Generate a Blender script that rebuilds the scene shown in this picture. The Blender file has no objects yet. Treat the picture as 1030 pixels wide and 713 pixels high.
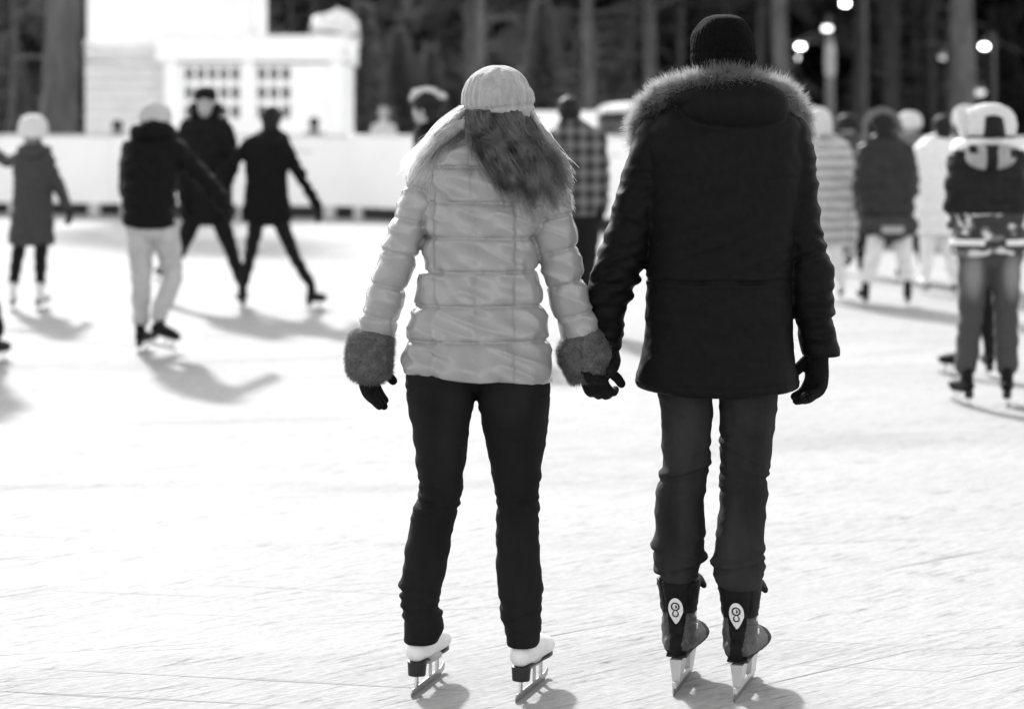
import bpy, math, random
import numpy as np
from mathutils import Vector, Matrix

random.seed(7)
rng = np.random.default_rng(7)
PI = math.pi
SC = bpy.context.scene
COL = SC.collection

# ------------------------------------------------------------------ camera model
LENS, SENS, PW, PH = 80.0, 36.0, 1030.0, 713.0
F = PW * LENS / SENS            # focal length in photo pixels
CAMH, HOR = 1.55, 131.0         # camera height, horizon row


def W(px, py, d, dy=0.0):
    """point seen at (px,py) of the photograph in the plane at distance d, moved dy deeper"""
    s = F / d
    return np.array([(px - PW / 2) / s, d + dy, CAMH - (py - HOR) / s])


def ground_d(py):
    return F * CAMH / (py - HOR)


# ------------------------------------------------------------------ noise
def _hash(ix, iy, iz, seed):
    h = (ix.astype(np.int64) * 374761393 + iy.astype(np.int64) * 668265263 +
         iz.astype(np.int64) * 2147483647 + seed * 1274126177) & 0xffffffff
    h = ((h ^ (h >> 13)) * 1274126177) & 0xffffffff
    h = (h ^ (h >> 16)) & 0xffffff
    return h / float(0xffffff) * 2 - 1


def vnoise(p, seed=0):
    p = np.asarray(p, float)
    i = np.floor(p); f = p - i
    u = f * f * f * (f * (f * 6 - 15) + 10)
    r = 0
    for a in (0, 1):
        for b in (0, 1):
            for c in (0, 1):
                w = (u[..., 0] if a else 1 - u[..., 0]) * (u[..., 1] if b else 1 - u[..., 1]) * (u[..., 2] if c else 1 - u[..., 2])
                r = r + w * _hash(i[..., 0] + a, i[..., 1] + b, i[..., 2] + c, seed)
    return r


def fnoise(p, seed=0, octv=3):
    p = np.asarray(p, float)
    r, a = 0, 1.0
    for k in range(octv):
        r = r + a * vnoise(p * (2.03 ** k), seed + k * 17); a *= 0.5
    return r


# ------------------------------------------------------------------ meshes as (verts, faces)
def join(parts):
    vs, fs, o = [], [], 0
    for v, f in parts:
        vs.append(np.asarray(v, float)); fs += [tuple(int(i) + o for i in q) for q in f]; o += len(v)
    return np.concatenate(vs), fs


def grid_faces(nr, n, caps=True):
    fs = []
    for r in range(nr - 1):
        for k in range(n):
            k2 = (k + 1) % n
            fs.append((r * n + k, r * n + k2, (r + 1) * n + k2, (r + 1) * n + k))
    if caps:
        fs.append(tuple(range(n - 1, -1, -1)))
        fs.append(tuple(range((nr - 1) * n, nr * n)))
    return fs


def mono(x, y, xs):
    """monotone cubic interpolation"""
    x = np.asarray(x, float); y = np.asarray(y, float)
    h = np.diff(x); d = np.diff(y) / h
    m = np.zeros_like(y); m[0] = d[0]; m[-1] = d[-1]
    for i in range(1, len(x) - 1):
        m[i] = 0 if d[i - 1] * d[i] <= 0 else 2 * d[i - 1] * d[i] / (d[i - 1] + d[i])
    i = np.clip(np.searchsorted(x, xs) - 1, 0, len(x) - 2)
    t = (xs - x[i]) / h[i]
    return ((1 + 2 * t) * (1 - t) ** 2 * y[i] + t * (1 - t) ** 2 * h[i] * m[i] +
            t * t * (3 - 2 * t) * y[i + 1] + t * t * (t - 1) * h[i] * m[i + 1])


def loft(rows, D, n=72, step=1.6, disp=None, expo=2.25, tuck=True):
    """rows (py, xl, xr, half_depth, dy): horizontal sections measured on the photograph, top to bottom"""
    R = np.array([(list(r) + [0.0])[:5] for r in rows], float)
    m = max(4, int((R[-1, 0] - R[0, 0]) / step))
    ys = np.linspace(R[0, 0], R[-1, 0], m)
    xl, xr, hd, dy = [mono(R[:, 0], R[:, k], ys) for k in (1, 2, 3, 4)]
    s = F / (D + dy)
    th = np.linspace(0, 2 * PI, n, endpoint=False)
    c, sn = np.cos(th), np.sin(th)
    ex = 2.0 / expo
    cx = np.sign(c) * np.abs(c) ** ex; sx = np.sign(sn) * np.abs(sn) ** ex
    hw = (xr - xl) / 2 / s; xc = ((xl + xr) / 2 - PW / 2) / s
    z = CAMH - (ys - HOR) / s
    off = np.zeros((m, n))
    if disp is not None:
        X = xc[:, None] + hw[:, None] * cx; Y = D + dy[:, None] + hd[:, None] * sx; Z = np.repeat(z[:, None], n, 1)
        off = disp(np.repeat(ys[:, None], n, 1), np.repeat(th[None], m, 0), np.stack([X, Y, Z], -1))
    V = np.zeros((m, n, 3))
    V[..., 0] = xc[:, None] + (hw[:, None] + off) * cx
    V[..., 1] = D + dy[:, None] + (hd[:, None] + off) * sx
    V[..., 2] = z[:, None]
    if tuck:
        for row in (0, -1):
            V[row, :, 0] = xc[row] + (V[row, :, 0] - xc[row]) * .93
            V[row, :, 1] = D + dy[row] + (V[row, :, 1] - D - dy[row]) * .93
    V = V[::-1]  # bottom to top for outward normals
    return V.reshape(-1, 3), grid_faces(m, n)


def ovaltube(st, side=(1, 0, 0), n=20, sub=6, round_caps=True, disp=None):
    """st: list of (centre, ra, rb) - smooth tapered tube, ra along side"""
    C = np.array([s[0] for s in st], float)
    R = np.array([(s[1], s[2] if len(s) > 2 else s[1]) for s in st], float)
    k = len(C)
    if k == 2:
        t = np.linspace(0, 1, sub * 2)[:, None]; P = C[0] * (1 - t) + C[1] * t; Q = R[0] * (1 - t) + R[1] * t
    else:
        L = np.concatenate([[0], np.cumsum(np.maximum(1e-5, np.linalg.norm(np.diff(C, axis=0), axis=1)))])
        xs = np.concatenate([np.linspace(L[i], L[i + 1], sub, endpoint=False) for i in range(k - 1)] + [[L[-1]]])
        Pl = np.stack([np.interp(xs, L, C[:, j]) for j in range(3)], 1)
        P = np.stack([mono(L, C[:, j], xs) for j in range(3)], 1)
        P = .5 * P + .5 * Pl
        Q = np.stack([mono(L, R[:, j], xs) for j in range(2)], 1)
    T = np.gradient(P, axis=0); T /= np.linalg.norm(T, axis=1)[:, None] + 1e-9
    if round_caps:
        pre, post = [], []
        for a in (80, 55, 28):
            a = math.radians(a)
            pre.append((P[0] - T[0] * min(Q[0]) * math.sin(a), Q[0] * math.cos(a), T[0]))
            post.insert(0, (P[-1] + T[-1] * min(Q[-1]) * math.sin(a), Q[-1] * math.cos(a), T[-1]))
        P = np.array([p[0] for p in pre] + list(P) + [p[0] for p in post])
        Q = np.array([p[1] for p in pre] + list(Q) + [p[1] for p in post])
        T = np.array([p[2] for p in pre] + list(T) + [p[2] for p in post])
    side = np.array(side, float)
    A = side[None] - (T @ side)[:, None] * T; A /= np.linalg.norm(A, axis=1)[:, None] + 1e-9
    B = np.cross(T, A)
    th = np.linspace(0, 2 * PI, n, endpoint=False)
    dirs = np.cos(th)[None, :, None] * A[:, None] * 1.0
    V = P[:, None] + np.cos(th)[None, :, None] * A[:, None] * Q[:, 0][:, None, None] + np.sin(th)[None, :, None] * B[:, None] * Q[:, 1][:, None, None]
    if disp is not None:
        N = np.cos(th)[None, :, None] * A[:, None] + np.sin(th)[None, :, None] * B[:, None]
        V = V + N * disp(V)[..., None]
    return V.reshape(-1, 3), grid_faces(len(P), n)


def ellipsoid(c, r, rot=None, n=20, m=12):
    ph = np.linspace(-PI / 2 * .96, PI / 2 * .96, m); th = np.linspace(0, 2 * PI, n, endpoint=False)
    V = np.stack([np.cos(ph)[:, None] * np.cos(th), np.cos(ph)[:, None] * np.sin(th), np.repeat(np.sin(ph)[:, None], n, 1)], -1)
    V = V.reshape(-1, 3) * np.array(r)
    if rot is not None:
        V = V @ np.array(rot.to_3x3()).T
    return V + np.array(c), grid_faces(m, n)


def box(c, h, rotz=0.0):
    V = np.array([(x, y, z) for x in (-1, 1) for y in (-1, 1) for z in (-1, 1)], float) * np.array(h)
    if rotz:
        V = V @ np.array(Matrix.Rotation(rotz, 3, 'Z')).T
    return V + np.array(c), [(0, 1, 3, 2), (4, 6, 7, 5), (0, 4, 5, 1), (2, 3, 7, 6), (0, 2, 6, 4), (1, 5, 7, 3)]


def prism(poly, axis_from, axis_to):
    """poly: list of (a,b) in the y-z plane; extruded along x"""
    n = len(poly)
    V = [(axis_from, a, b) for a, b in poly] + [(axis_to, a, b) for a, b in poly]
    fs = [tuple(range(n - 1, -1, -1)), tuple(range(n, 2 * n))] + [(i, (i + 1) % n, n + (i + 1) % n, n + i) for i in range(n)]
    return np.array(V, float), fs


def move(mesh, M):
    v, f = mesh
    M = np.array(M)
    return v @ M[:3, :3].T + M[:3, 3], f


# ------------------------------------------------------------------ materials (all neutral: the photograph is black and white)
MATS = {}


def mat(name, a, rough=.7, var=.15, scale=20., bump=0., bscale=80., sheen=0., spec=.3, metal=0., trans=0., stretch=(1, 1, 1), det=4.):
    if name in MATS:
        return MATS[name]
    m = bpy.data.materials.new(name); m.use_nodes = True
    nt = m.node_tree; N = nt.nodes; L = nt.links
    p = N['Principled BSDF']
    tc = N.new('ShaderNodeTexCoord'); mp = N.new('ShaderNodeMapping'); mp.inputs['Scale'].default_value = stretch
    L.new(tc.outputs['Object'], mp.inputs['Vector'])
    nz = N.new('ShaderNodeTexNoise'); nz.inputs['Scale'].default_value = scale; nz.inputs['Detail'].default_value = det
    L.new(mp.outputs[0], nz.inputs['Vector'])
    mr = N.new('ShaderNodeMapRange'); mr.inputs['From Min'].default_value = .3; mr.inputs['From Max'].default_value = .7
    mr.inputs['To Min'].default_value = a * (1 - var); mr.inputs['To Max'].default_value = a * (1 + var)
    L.new(nz.outputs['Fac'], mr.inputs['Value'])
    L.new(mr.outputs[0], p.inputs['Base Color'])
    p.inputs['Roughness'].default_value = rough
    p.inputs['Specular IOR Level'].default_value = spec
    p.inputs['Metallic'].default_value = metal
    if sheen:
        p.inputs['Sheen Weight'].default_value = sheen
        p.inputs['Sheen Roughness'].default_value = .5
    if bump:
        n2 = N.new('ShaderNodeTexNoise'); n2.inputs['Scale'].default_value = bscale; n2.inputs['Detail'].default_value = 5
        L.new(mp.outputs[0], n2.inputs['Vector'])
        b = N.new('ShaderNodeBump'); b.inputs['Strength'].default_value = bump; b.inputs['Distance'].default_value = .01
        L.new(n2.outputs['Fac'], b.inputs['Height']); L.new(b.outputs[0], p.inputs['Normal'])
    if trans:
        tr = N.new('ShaderNodeBsdfTranslucent'); L.new(mr.outputs[0], tr.inputs['Color'])
        mx = N.new('ShaderNodeMixShader'); mx.inputs[0].default_value = trans
        L.new(p.outputs[0], mx.inputs[1]); L.new(tr.outputs[0], mx.inputs[2])
        L.new(mx.outputs[0], N['Material Output'].inputs['Surface'])
    MATS[name] = m
    return m


def fibre(name, a, fwd=.35, back=.2, rough=.5, glow=.8, var=.4, scale=60):
    """hair and fur fibre: reflects a little, passes light on towards the viewer when lit from behind"""
    m = mat(name, a, .6, var, scale, spec=.25)
    nt = m.node_tree; N = nt.nodes; L = nt.links; p = N['Principled BSDF']
    t = N.new('ShaderNodeBsdfTranslucent'); t.inputs['Color'].default_value = (glow * .75,) * 3 + (1,)
    r = N.new('ShaderNodeBsdfRefraction'); r.inputs['IOR'].default_value = 1.03; r.inputs['Roughness'].default_value = rough; r.inputs['Color'].default_value = (glow,) * 3 + (1,)
    m1 = N.new('ShaderNodeMixShader'); m1.inputs[0].default_value = back / max(1e-3, 1 - fwd)
    L.new(p.outputs[0], m1.inputs[1]); L.new(t.outputs[0], m1.inputs[2])
    m2 = N.new('ShaderNodeMixShader'); m2.inputs[0].default_value = fwd
    L.new(m1.outputs[0], m2.inputs[1]); L.new(r.outputs[0], m2.inputs[2])
    L.new(m2.outputs[0], N['Material Output'].inputs['Surface'])
    return m


M_SKIN = mat('skin', .34, .55, .08, 30)
M_EYE = mat('eye_dark', .03, .3, .1, 30)
M_BLACKGLOVE = mat('black_glove', .007, .8, .3, 60, .3, 200, spec=.1)
M_STEEL = mat('blade_steel', .35, .3, .1, 40, metal=1.)
M_RUBBER = mat('black_sole', .012, .55, .2, 40)
M_WHITEBOOT = mat('white_leather', .62, .45, .08, 12, .12, 60)
M_BLACKBOOT = mat('black_boot', .006, .6, .3, 40, .3, 120, spec=.12)
M_GREYBOOT = mat('grey_boot_panel', .05, .5, .25, 60, .3, 200)


# ------------------------------------------------------------------ objects
def mk(name, mesh, m, parent=None, base=(0, 0, 0), smooth=True):
    """link one mesh object; coordinates are world, re-based on the thing's base"""
    if isinstance(mesh, tuple):
        v, f = mesh
        me = bpy.data.meshes.new(name)
        me.from_pydata((np.asarray(v) - np.array(base)).tolist(), [], f)
    else:
        me = mesh; me.name = name
        co = np.empty(len(me.vertices) * 3); me.vertices.foreach_get('co', co)
        me.vertices.foreach_set('co', (co.reshape(-1, 3) - np.array(base)).ravel())
    me.validate(); me.update()
    if smooth:
        me.polygons.foreach_set('use_smooth', [True] * len(me.polygons))
    if m is not None:
        for q in (m if isinstance(m, (list, tuple)) else [m]):
            me.materials.append(q)
    o = bpy.data.objects.new(name, me); COL.objects.link(o)
    if parent is not None:
        o.parent = parent
    else:
        o.location = base
    return o


def thing(name, label, cat, base=(0, 0, 0), group=None):
    o = bpy.data.objects.new(name, None); COL.objects.link(o); o.location = base
    o.empty_display_size = .1
    o['label'] = label; o['category'] = cat
    if group:
        o['group'] = group
    return o


def tag(o, label, cat, group=None):
    o['label'] = label; o['category'] = cat
    if group:
        o['group'] = group
    return o


def structure(o):
    o['kind'] = 'structure'; return o


def union(parts, voxel=.006, smooth=3, fac=.5):
    """fuse overlapping closed pieces into one continuous surface"""
    v, f = join(parts) if isinstance(parts, list) else parts
    me = bpy.data.meshes.new('tmp'); me.from_pydata(v.tolist(), [], f); me.update()
    o = bpy.data.objects.new('tmp', me); COL.objects.link(o)
    r = o.modifiers.new('r', 'REMESH'); r.mode = 'VOXEL'; r.voxel_size = voxel; r.adaptivity = 0
    if smooth:
        s = o.modifiers.new('s', 'SMOOTH'); s.iterations = smooth; s.factor = fac
    dg = bpy.context.evaluated_depsgraph_get(); dg.update()
    out = bpy.data.meshes.new_from_object(o.evaluated_get(dg))
    bpy.data.objects.remove(o); bpy.data.meshes.remove(me)
    return out


def vdisp(me, fn):
    n = len(me.vertices)
    co = np.empty(n * 3); me.vertices.foreach_get('co', co); co = co.reshape(-1, 3)
    no = np.empty(n * 3); me.vertex_normals.foreach_get('vector', no); no = no.reshape(-1, 3)
    co = co + no * fn(co, no)[:, None]
    me.vertices.foreach_set('co', co.ravel()); me.update()
    return me


def surf_points(me, n, keep=None):
    """random points and normals on a mesh"""
    me.calc_loop_triangles()
    t = np.empty(len(me.loop_triangles) * 3, int); me.loop_triangles.foreach_get('vertices', t); t = t.reshape(-1, 3)
    co = np.empty(len(me.vertices) * 3); me.vertices.foreach_get('co', co); co = co.reshape(-1, 3)
    a, b, c = co[t[:, 0]], co[t[:, 1]], co[t[:, 2]]
    cr = np.cross(b - a, c - a); ar = np.linalg.norm(cr, axis=1)
    if keep is not None:
        ar = ar * keep((a + b + c) / 3)
    k = rng.choice(len(t), n, p=ar / ar.sum())
    u, v = rng.random(n), rng.random(n); fl = u + v > 1; u[fl] = 1 - u[fl]; v[fl] = 1 - v[fl]
    P = a[k] + (b[k] - a[k]) * u[:, None] + (c[k] - a[k]) * v[:, None]
    N = cr[k] / (np.linalg.norm(cr[k], axis=1)[:, None] + 1e-12)
    return P, N


def strands(paths, r0, taper=.15):
    """paths: array (n, k, 3) -> thin three sided tapered tubes"""
    n, k, _ = paths.shape
    T = np.gradient(paths, axis=1); T /= np.linalg.norm(T, axis=2)[..., None] + 1e-9
    ref = rng.normal(size=(n, 1, 3))
    A = np.cross(T, ref); A /= np.linalg.norm(A, axis=2)[..., None] + 1e-9
    B = np.cross(T, A)
    rr = (np.linspace(1, taper, k) ** .8)[None, :, None] * (np.asarray(r0).reshape(-1, 1, 1))
    V = np.stack([paths + rr * A, paths - rr * A], 2)      # flat fibres: light passes through them
    idx = np.arange(n * k * 2).reshape(n, k, 2)
    q = np.stack([idx[:, :-1, 0], idx[:, :-1, 1], idx[:, 1:, 1], idx[:, 1:, 0]], -1).reshape(-1, 4)
    return V.reshape(-1, 3), q.tolist()


def fur(me, n, length, lean=(0, 0, -.3), r=.0009, k=4, rnd=.35, keep=None, clump=0):
    P, N = surf_points(me, n, keep)
    d = N + np.array(lean) + rnd * rng.normal(size=P.shape)
    if clump:
        d = d + clump * np.stack([vnoise(P * 28, s) for s in (1, 2, 3)], -1)
    d /= np.linalg.norm(d, axis=1)[:, None]
    ln = length * (.5 + .7 * rng.random(n))
    t = np.linspace(0, 1, k)
    bend = np.array(lean) * .6 + .25 * rng.normal(size=P.shape)
    path = P[:, None] - N[:, None] * .003 + ln[:, None, None] * (d[:, None] * t[None, :, None] + bend[:, None] * (t ** 2)[None, :, None] * .5)
    return strands(path, np.full(n, r))


# ------------------------------------------------------------------ anatomy
def unit(v):
    v = np.asarray(v, float); return v / (np.linalg.norm(v) + 1e-9)


def hand(wrist, dirv, palmn, thumb, curl=(.5, .55, .6, .65), size=1., infl=0., spread=.08, tcurl=.3):
    """palm, four fingers of different length with three bends each, thumb from the side of the palm"""
    d = unit(dirv); p = unit(np.asarray(palmn, float) - np.dot(palmn, d) * d); s = np.cross(d, p)
    w = np.asarray(wrist, float); k = size
    parts = [ovaltube([(w - d * .03 * k, .026 * k + infl, .02 * k + infl), (w + d * .02 * k, .032 * k + infl, .019 * k + infl),
                       (w + d * .06 * k, .041 * k + infl, .017 * k + infl), (w + d * .088 * k, .04 * k + infl, .013 * k + infl)], s, n=16)]
    lens = (.068, .078, .073, .056); offs = (.031, .0105, -.0105, -.03); back = (.0, .005, .002, -.006)
    for i in range(4):
        o = offs[i] * thumb
        q = w + d * (.082 + back[i]) * k + s * o * k
        f = unit(d + s * (o / .03) * spread); ang = 0; pts = [(q - f * .02 * k, .0095 * k + infl)]
        pts.append((q, .0095 * k + infl))
        for j, fr in enumerate((.44, .32, .24)):
            ang += curl[i] * (.75, 1.0, .7)[j]
            dd = unit(f * math.cos(ang) + p * math.sin(ang))
            q = q + dd * lens[i] * fr * k
            pts.append((q, (.009 - .001 * j) * k + infl))
        parts.append(ovaltube(pts, s, n=10, sub=4))
    b = w + d * .022 * k + s * .03 * thumb * k + p * .006 * k
    t1 = unit(d * .75 + s * thumb * .65 + p * .35)
    b1 = b + t1 * .04 * k
    t2 = unit(t1 * math.cos(tcurl) + (d * .8 - s * thumb * .35 + p * .4) * math.sin(tcurl)); b2 = b1 + t2 * .03 * k
    t3 = unit(t2 * math.cos(tcurl) + (d * .7 - s * thumb * .5 + p * .4) * math.sin(tcurl)); b3 = b2 + t3 * .022 * k
    parts.append(ovaltube([(b - t1 * .015 * k, .015 * k + infl), (b, .014 * k + infl), (b1, .0105 * k + infl), (b2, .0095 * k + infl), (b3, .0085 * k + infl)], s, n=10, sub=4))
    return parts


def head(c, yaw, k=1., tilt=0.):
    """c: centre of the cranium; local +Y is where the face looks"""
    E = []
    R = Matrix.Rotation(yaw, 4, 'Z') @ Matrix.Rotation(tilt, 4, 'X')

    def e(p, r, rx=0.):
        E.append(ellipsoid(p, r, Matrix.Rotation(rx, 4, 'X'), 18, 11))
    e((0, -.01, .02), (.074, .094, .088)); e((0, .028, -.03), (.062, .064, .085)); e((0, .05, -.085), (.034, .034, .026))
    e((0, .088, -.03), (.0125, .022, .012)); e((0, .084, -.008), (.008, .014, .026), .35)
    e((0, .078, .018), (.045, .016, .012)); e((0, .081, -.064), (.022, .012, .006)); e((0, .079, -.074), (.018, .012, .006))
    for s in (-1, 1):
        e((s * .042, .062, -.028), (.02, .02, .018)); e((s * .076, -.008, -.012), (.009, .019, .03))
        e((s * .03, .078, .004), (.011, .008, .006))
    E.append(ovaltube([((0, -.015, -.16), .056, .056), ((0, -.012, -.05), .052, .055)], n=16))
    v, f = join(E)
    v = (v * k) @ np.array(R.to_3x3()).T + np.array(c)
    return v, f


def paint_face(me, c, yaw, k=1.):
    """eyes, brows and mouth as material areas of the continuous body"""
    R = np.array(Matrix.Rotation(-yaw, 3, 'Z'))
    ce = np.empty(len(me.polygons) * 3); me.polygons.foreach_get('center', ce)
    q = ((ce.reshape(-1, 3) - np.array(c)) @ R.T) / k
    ax = np.abs(q[:, 0])
    eye = ((ax - .03) / .012) ** 2 + ((q[:, 2] - .004) / .006) ** 2 < 1
    brow = ((ax - .032) / .019) ** 2 + ((q[:, 2] - .022) / .004) ** 2 < 1
    mouth = (q[:, 0] / .022) ** 2 + ((q[:, 2] + .069) / .004) ** 2 < 1
    sel = (eye | brow | mouth) & (q[:, 1] > .05)
    idx = np.zeros(len(me.polygons), int); idx[sel] = 1
    me.polygons.foreach_set('material_index', idx)


def body_parts(J, k=1.):
    """continuous figure under the clothes; J: joints in world coordinates"""
    P = []
    side = unit(J['shR'] - J['shL'])
    mid = (J['hipL'] + J['hipR']) / 2; ch = (J['shL'] + J['shR']) / 2
    P.append(ovaltube([(mid + (ch - mid) * .10, .10 * k, .075 * k), (mid + (ch - mid) * .2, .125 * k, .09 * k), (mid + (ch - mid) * .4, .11 * k, .085 * k),
                       (mid + (ch - mid) * .75, .135 * k, .095 * k), (mid + (ch - mid) * .97, .12 * k, .07 * k)], side, n=24))
    P.append(ovaltube([(ch, .06 * k), (J['neck'], .048 * k), (J['head'] - np.array([0, 0, .03]), .046 * k)], side))
    for s in 'LR':
        P.append(ovaltube([(ch * .5 + J['sh' + s] * .5, .05 * k), (J['sh' + s], .048 * k), (J['el' + s], .034 * k), (J['el' + s] * .7 + J['wr' + s] * .3, .035 * k), (J['wr' + s], .024 * k)], n=14))
        P.append(ovaltube([(J['hip' + s], .072 * k), (J['kn' + s] * .5 + J['hip' + s] * .5, .063 * k), (J['kn' + s], .046 * k),
                           (J['kn' + s] * .65 + J['an' + s] * .35, .046 * k), (J['an' + s], .033 * k)], n=16))
        ft = J.get('toe' + s, np.array([0, 1, 0]))
        a = J['an' + s]
        P.append(ovaltube([(a, .033 * k), (a + ft * .035 * k + np.array([0, 0, -.07]), .028 * k), (a + ft * .12 * k + np.array([0, 0, -.083]), .026 * k, .015 * k)], n=12))
    return P


# ------------------------------------------------------------------ skates (built at the origin, toe along +Y, blade edge at z = 0)
def skate_figure(boot_mat, voxel=.005):
    boot = union([ovaltube([((0, -.018, .10), .036, .048), ((0, -.02, .15), .036, .042), ((0, -.02, .19), .036, .04), ((0, -.02, .24), .034, .036)], n=20, round_caps=False),
                  ovaltube([((0, -.056, .118), .031, .031), ((0, -.02, .125), .037, .04), ((0, .06, .118), .041, .037), ((0, .13, .110), .044, .03), ((0, .178, .103), .03, .022)], n=18)], voxel, 3)
    sole = union([ovaltube([((0, -.06, .086), .022, .008), ((0, .0, .084), .026, .008), ((0, .06, .080), .028, .007), ((0, .14, .079), .035, .007), ((0, .185, .079), .024, .006)], n=18),
                  ovaltube([((0, -.048, .088), .027, .034), ((0, -.05, .068), .025, .031), ((0, -.052, .048), .024, .028)], n=24, round_caps=False)], .0035, 2)
    blade = join([prism([(-.10, .0), (-.105, .012), (-.09, .02), (.18, .02), (.205, .03), (.212, .02), (.205, .008), (.17, .0)], -.0016, .0016),
                  prism([(-.068, .018), (-.06, .05), (-.045, .05), (-.045, .018)], -.003, .003),
                  prism([(.068, .018), (.072, .078), (.084, .078), (.082, .018)], -.003, .003),
                  prism([(.128, .018), (.135, .075), (.15, .075), (.148, .018)], -.003, .003)])
    return boot, boot_mat, sole, blade


def skate_hockey():
    boot = union([ovaltube([((0, -.012, .13), .043, .055), ((0, -.018, .17), .042, .053), ((0, -.015, .205), .0405, .051), ((0, -.018, .24), .046, .057), ((0, -.02, .275), .051, .064), ((0, -.022, .31), .055, .068)], n=28, round_caps=False),
                  ovaltube([((0, -.055, .132), .033, .036), ((0, -.015, .138), .044, .046), ((0, .07, .134), .049, .044), ((0, .14, .125), .052, .038), ((0, .205, .118), .037, .028)], n=24),
                  ovaltube([((.03, .01, .315), .022, .012), ((.046, .02, .30), .022, .01), ((.056, .025, .282), .014, .007)], (0, 1, 0), n=12),
                  ovaltube([((-.03, .01, .315), .022, .012), ((-.046, .02, .30), .022, .01), ((-.056, .025, .282), .014, .007)], (0, 1, 0), n=12)], .004, 2)
    vdisp(boot, lambda co, no: .0035 * (1 - 2.4 * np.abs(vnoise(co * np.array([18, 18, 52.]), 8))) * np.exp(-((co[:, 2] - .20) / .045) ** 2)
          - .003 * np.exp(-((np.abs(co[:, 0]) - .017 - .12 * np.clip(co[:, 2] - .14, 0, 1)) / .003) ** 2) * (co[:, 1] < 0) + .0012 * fnoise(co * 40, 3))
    n_ = len(boot.vertices); c_ = np.empty(n_ * 3); boot.vertices.foreach_get('co', c_); c_ = c_.reshape(-1, 3); c_[:, 0] *= 1.12; boot.vertices.foreach_set('co', c_.ravel()); boot.update()
    return boot


def put(parent, name, me, m, M, base):
    """child mesh placed with matrix M (world), under parent whose world position is base"""
    o = bpy.data.objects.new(name, me); COL.objects.link(o)
    if m is not None and len(me.materials) == 0:
        me.materials.append(m)
    o.parent = parent
    o.matrix_local = Matrix.Translation(-Vector(base)) @ M if base is not None else M
    return o


def smooth_me(v_f, name):
    v, f = v_f
    me = bpy.data.meshes.new(name); me.from_pydata(np.asarray(v).tolist(), [], [tuple(q) for q in f]); me.validate(); me.update()
    return me


def shade(me):
    me.polygons.foreach_set('use_smooth', [True] * len(me.polygons)); return me


SK = {}


def figure_skate_set(kind):
    if kind not in SK:
        bm_ = {'white': M_WHITEBOOT, 'black': M_BLACKBOOT, 'grey': M_GREYBOOT}[kind]
        boot, _, sole, blade = skate_figure(bm_)
        shade(boot); shade(sole)
        boot.materials.append(bm_); sole.materials.append(M_RUBBER)
        bl = smooth_me(blade, 'blade'); bl.materials.append(M_STEEL)
        SK[kind] = (boot, sole, bl)
    return SK[kind]


def add_skate(parent, base, kind, ankle_xy, yaw, z=0., pitch=0., roll=0.):
    boot, sole, bl = figure_skate_set(kind)
    M = Matrix.Translation((ankle_xy[0], ankle_xy[1], z)) @ Matrix.Rotation(yaw, 4, 'Z') @ Matrix.Rotation(pitch, 4, 'X') @ Matrix.Rotation(roll, 4, 'Y')
    o = put(parent, 'ice_skate', boot, None, M, base)
    for nm, me in (('sole', sole), ('blade', bl)):
        c = bpy.data.objects.new(nm, me); COL.objects.link(c); c.parent = o
    return o


# ================================================================== WORLD, SUN, CAMERA
SUN_DIR = Vector((-.30, 1.0, .60)).normalized()      # towards the sun: behind the couple, a little left
w = bpy.data.worlds.new('World'); SC.world = w; w.use_nodes = True
nt = w.node_tree
sky = nt.nodes.new('ShaderNodeTexSky'); sky.sky_type = 'NISHITA'; sky.sun_disc = False
sky.sun_elevation = math.asin(SUN_DIR.z); sky.sun_rotation = math.atan2(SUN_DIR.x, SUN_DIR.y)
bw = nt.nodes.new('ShaderNodeRGBToBW')               # black and white photograph: neutral daylight
nt.links.new(sky.outputs[0], bw.inputs[0]); nt.links.new(bw.outputs[0], nt.nodes['Background'].inputs['Color'])
nt.nodes['Background'].inputs['Strength'].default_value = .15
sl = bpy.data.lights.new('sun', 'SUN'); sl.energy = 2.0; sl.angle = math.radians(3); sl.color = (1, 1, 1)
so = bpy.data.objects.new('sun', sl); COL.objects.link(so)
so.rotation_euler = (-SUN_DIR).to_track_quat('-Z', 'Y').to_euler(); so.location = (0, 0, 30)

DC = 6.35                                            # the couple
cam = bpy.data.cameras.new('camera'); co_ = bpy.data.objects.new('camera', cam); COL.objects.link(co_)
co_.location = (0, 0, CAMH); co_.rotation_euler = (PI / 2, 0, 0)
cam.lens = LENS; cam.sensor_width = SENS; cam.sensor_fit = 'HORIZONTAL'
cam.shift_y = -(PH / 2 - HOR) / PW
cam.clip_end = 2000; cam.clip_start = .1
cam.dof.use_dof = True; cam.dof.focus_distance = DC; cam.dof.aperture_fstop = 2.45; cam.dof.aperture_blades = 0
SC.camera = co_
SC.view_settings.view_transform = 'Standard'; SC.view_settings.look = 'None'
SC.view_settings.exposure = 1.86; SC.view_settings.gamma = 1
SC.render.engine = 'CYCLES'


# ================================================================== GROUND AND ICE
def sheet(name, x0, x1, y0, y1, z, m, nx=1, ny=1):
    xs = np.linspace(x0, x1, nx + 1); ys = np.linspace(y0, y1, ny + 1)
    v = [(x, y, z) for y in ys for x in xs]
    f = [(j * (nx + 1) + i, j * (nx + 1) + i + 1, (j + 1) * (nx + 1) + i + 1, (j + 1) * (nx + 1) + i) for j in range(ny) for i in range(nx)]
    return structure(mk(name, (np.array(v, float), f), m, smooth=False))


M_SNOW = mat('snow', .78, .8, .06, 1.5, .4, 6)
sheet('snow_ground', -900, 900, -300, 1500, -.02, M_SNOW)


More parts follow.
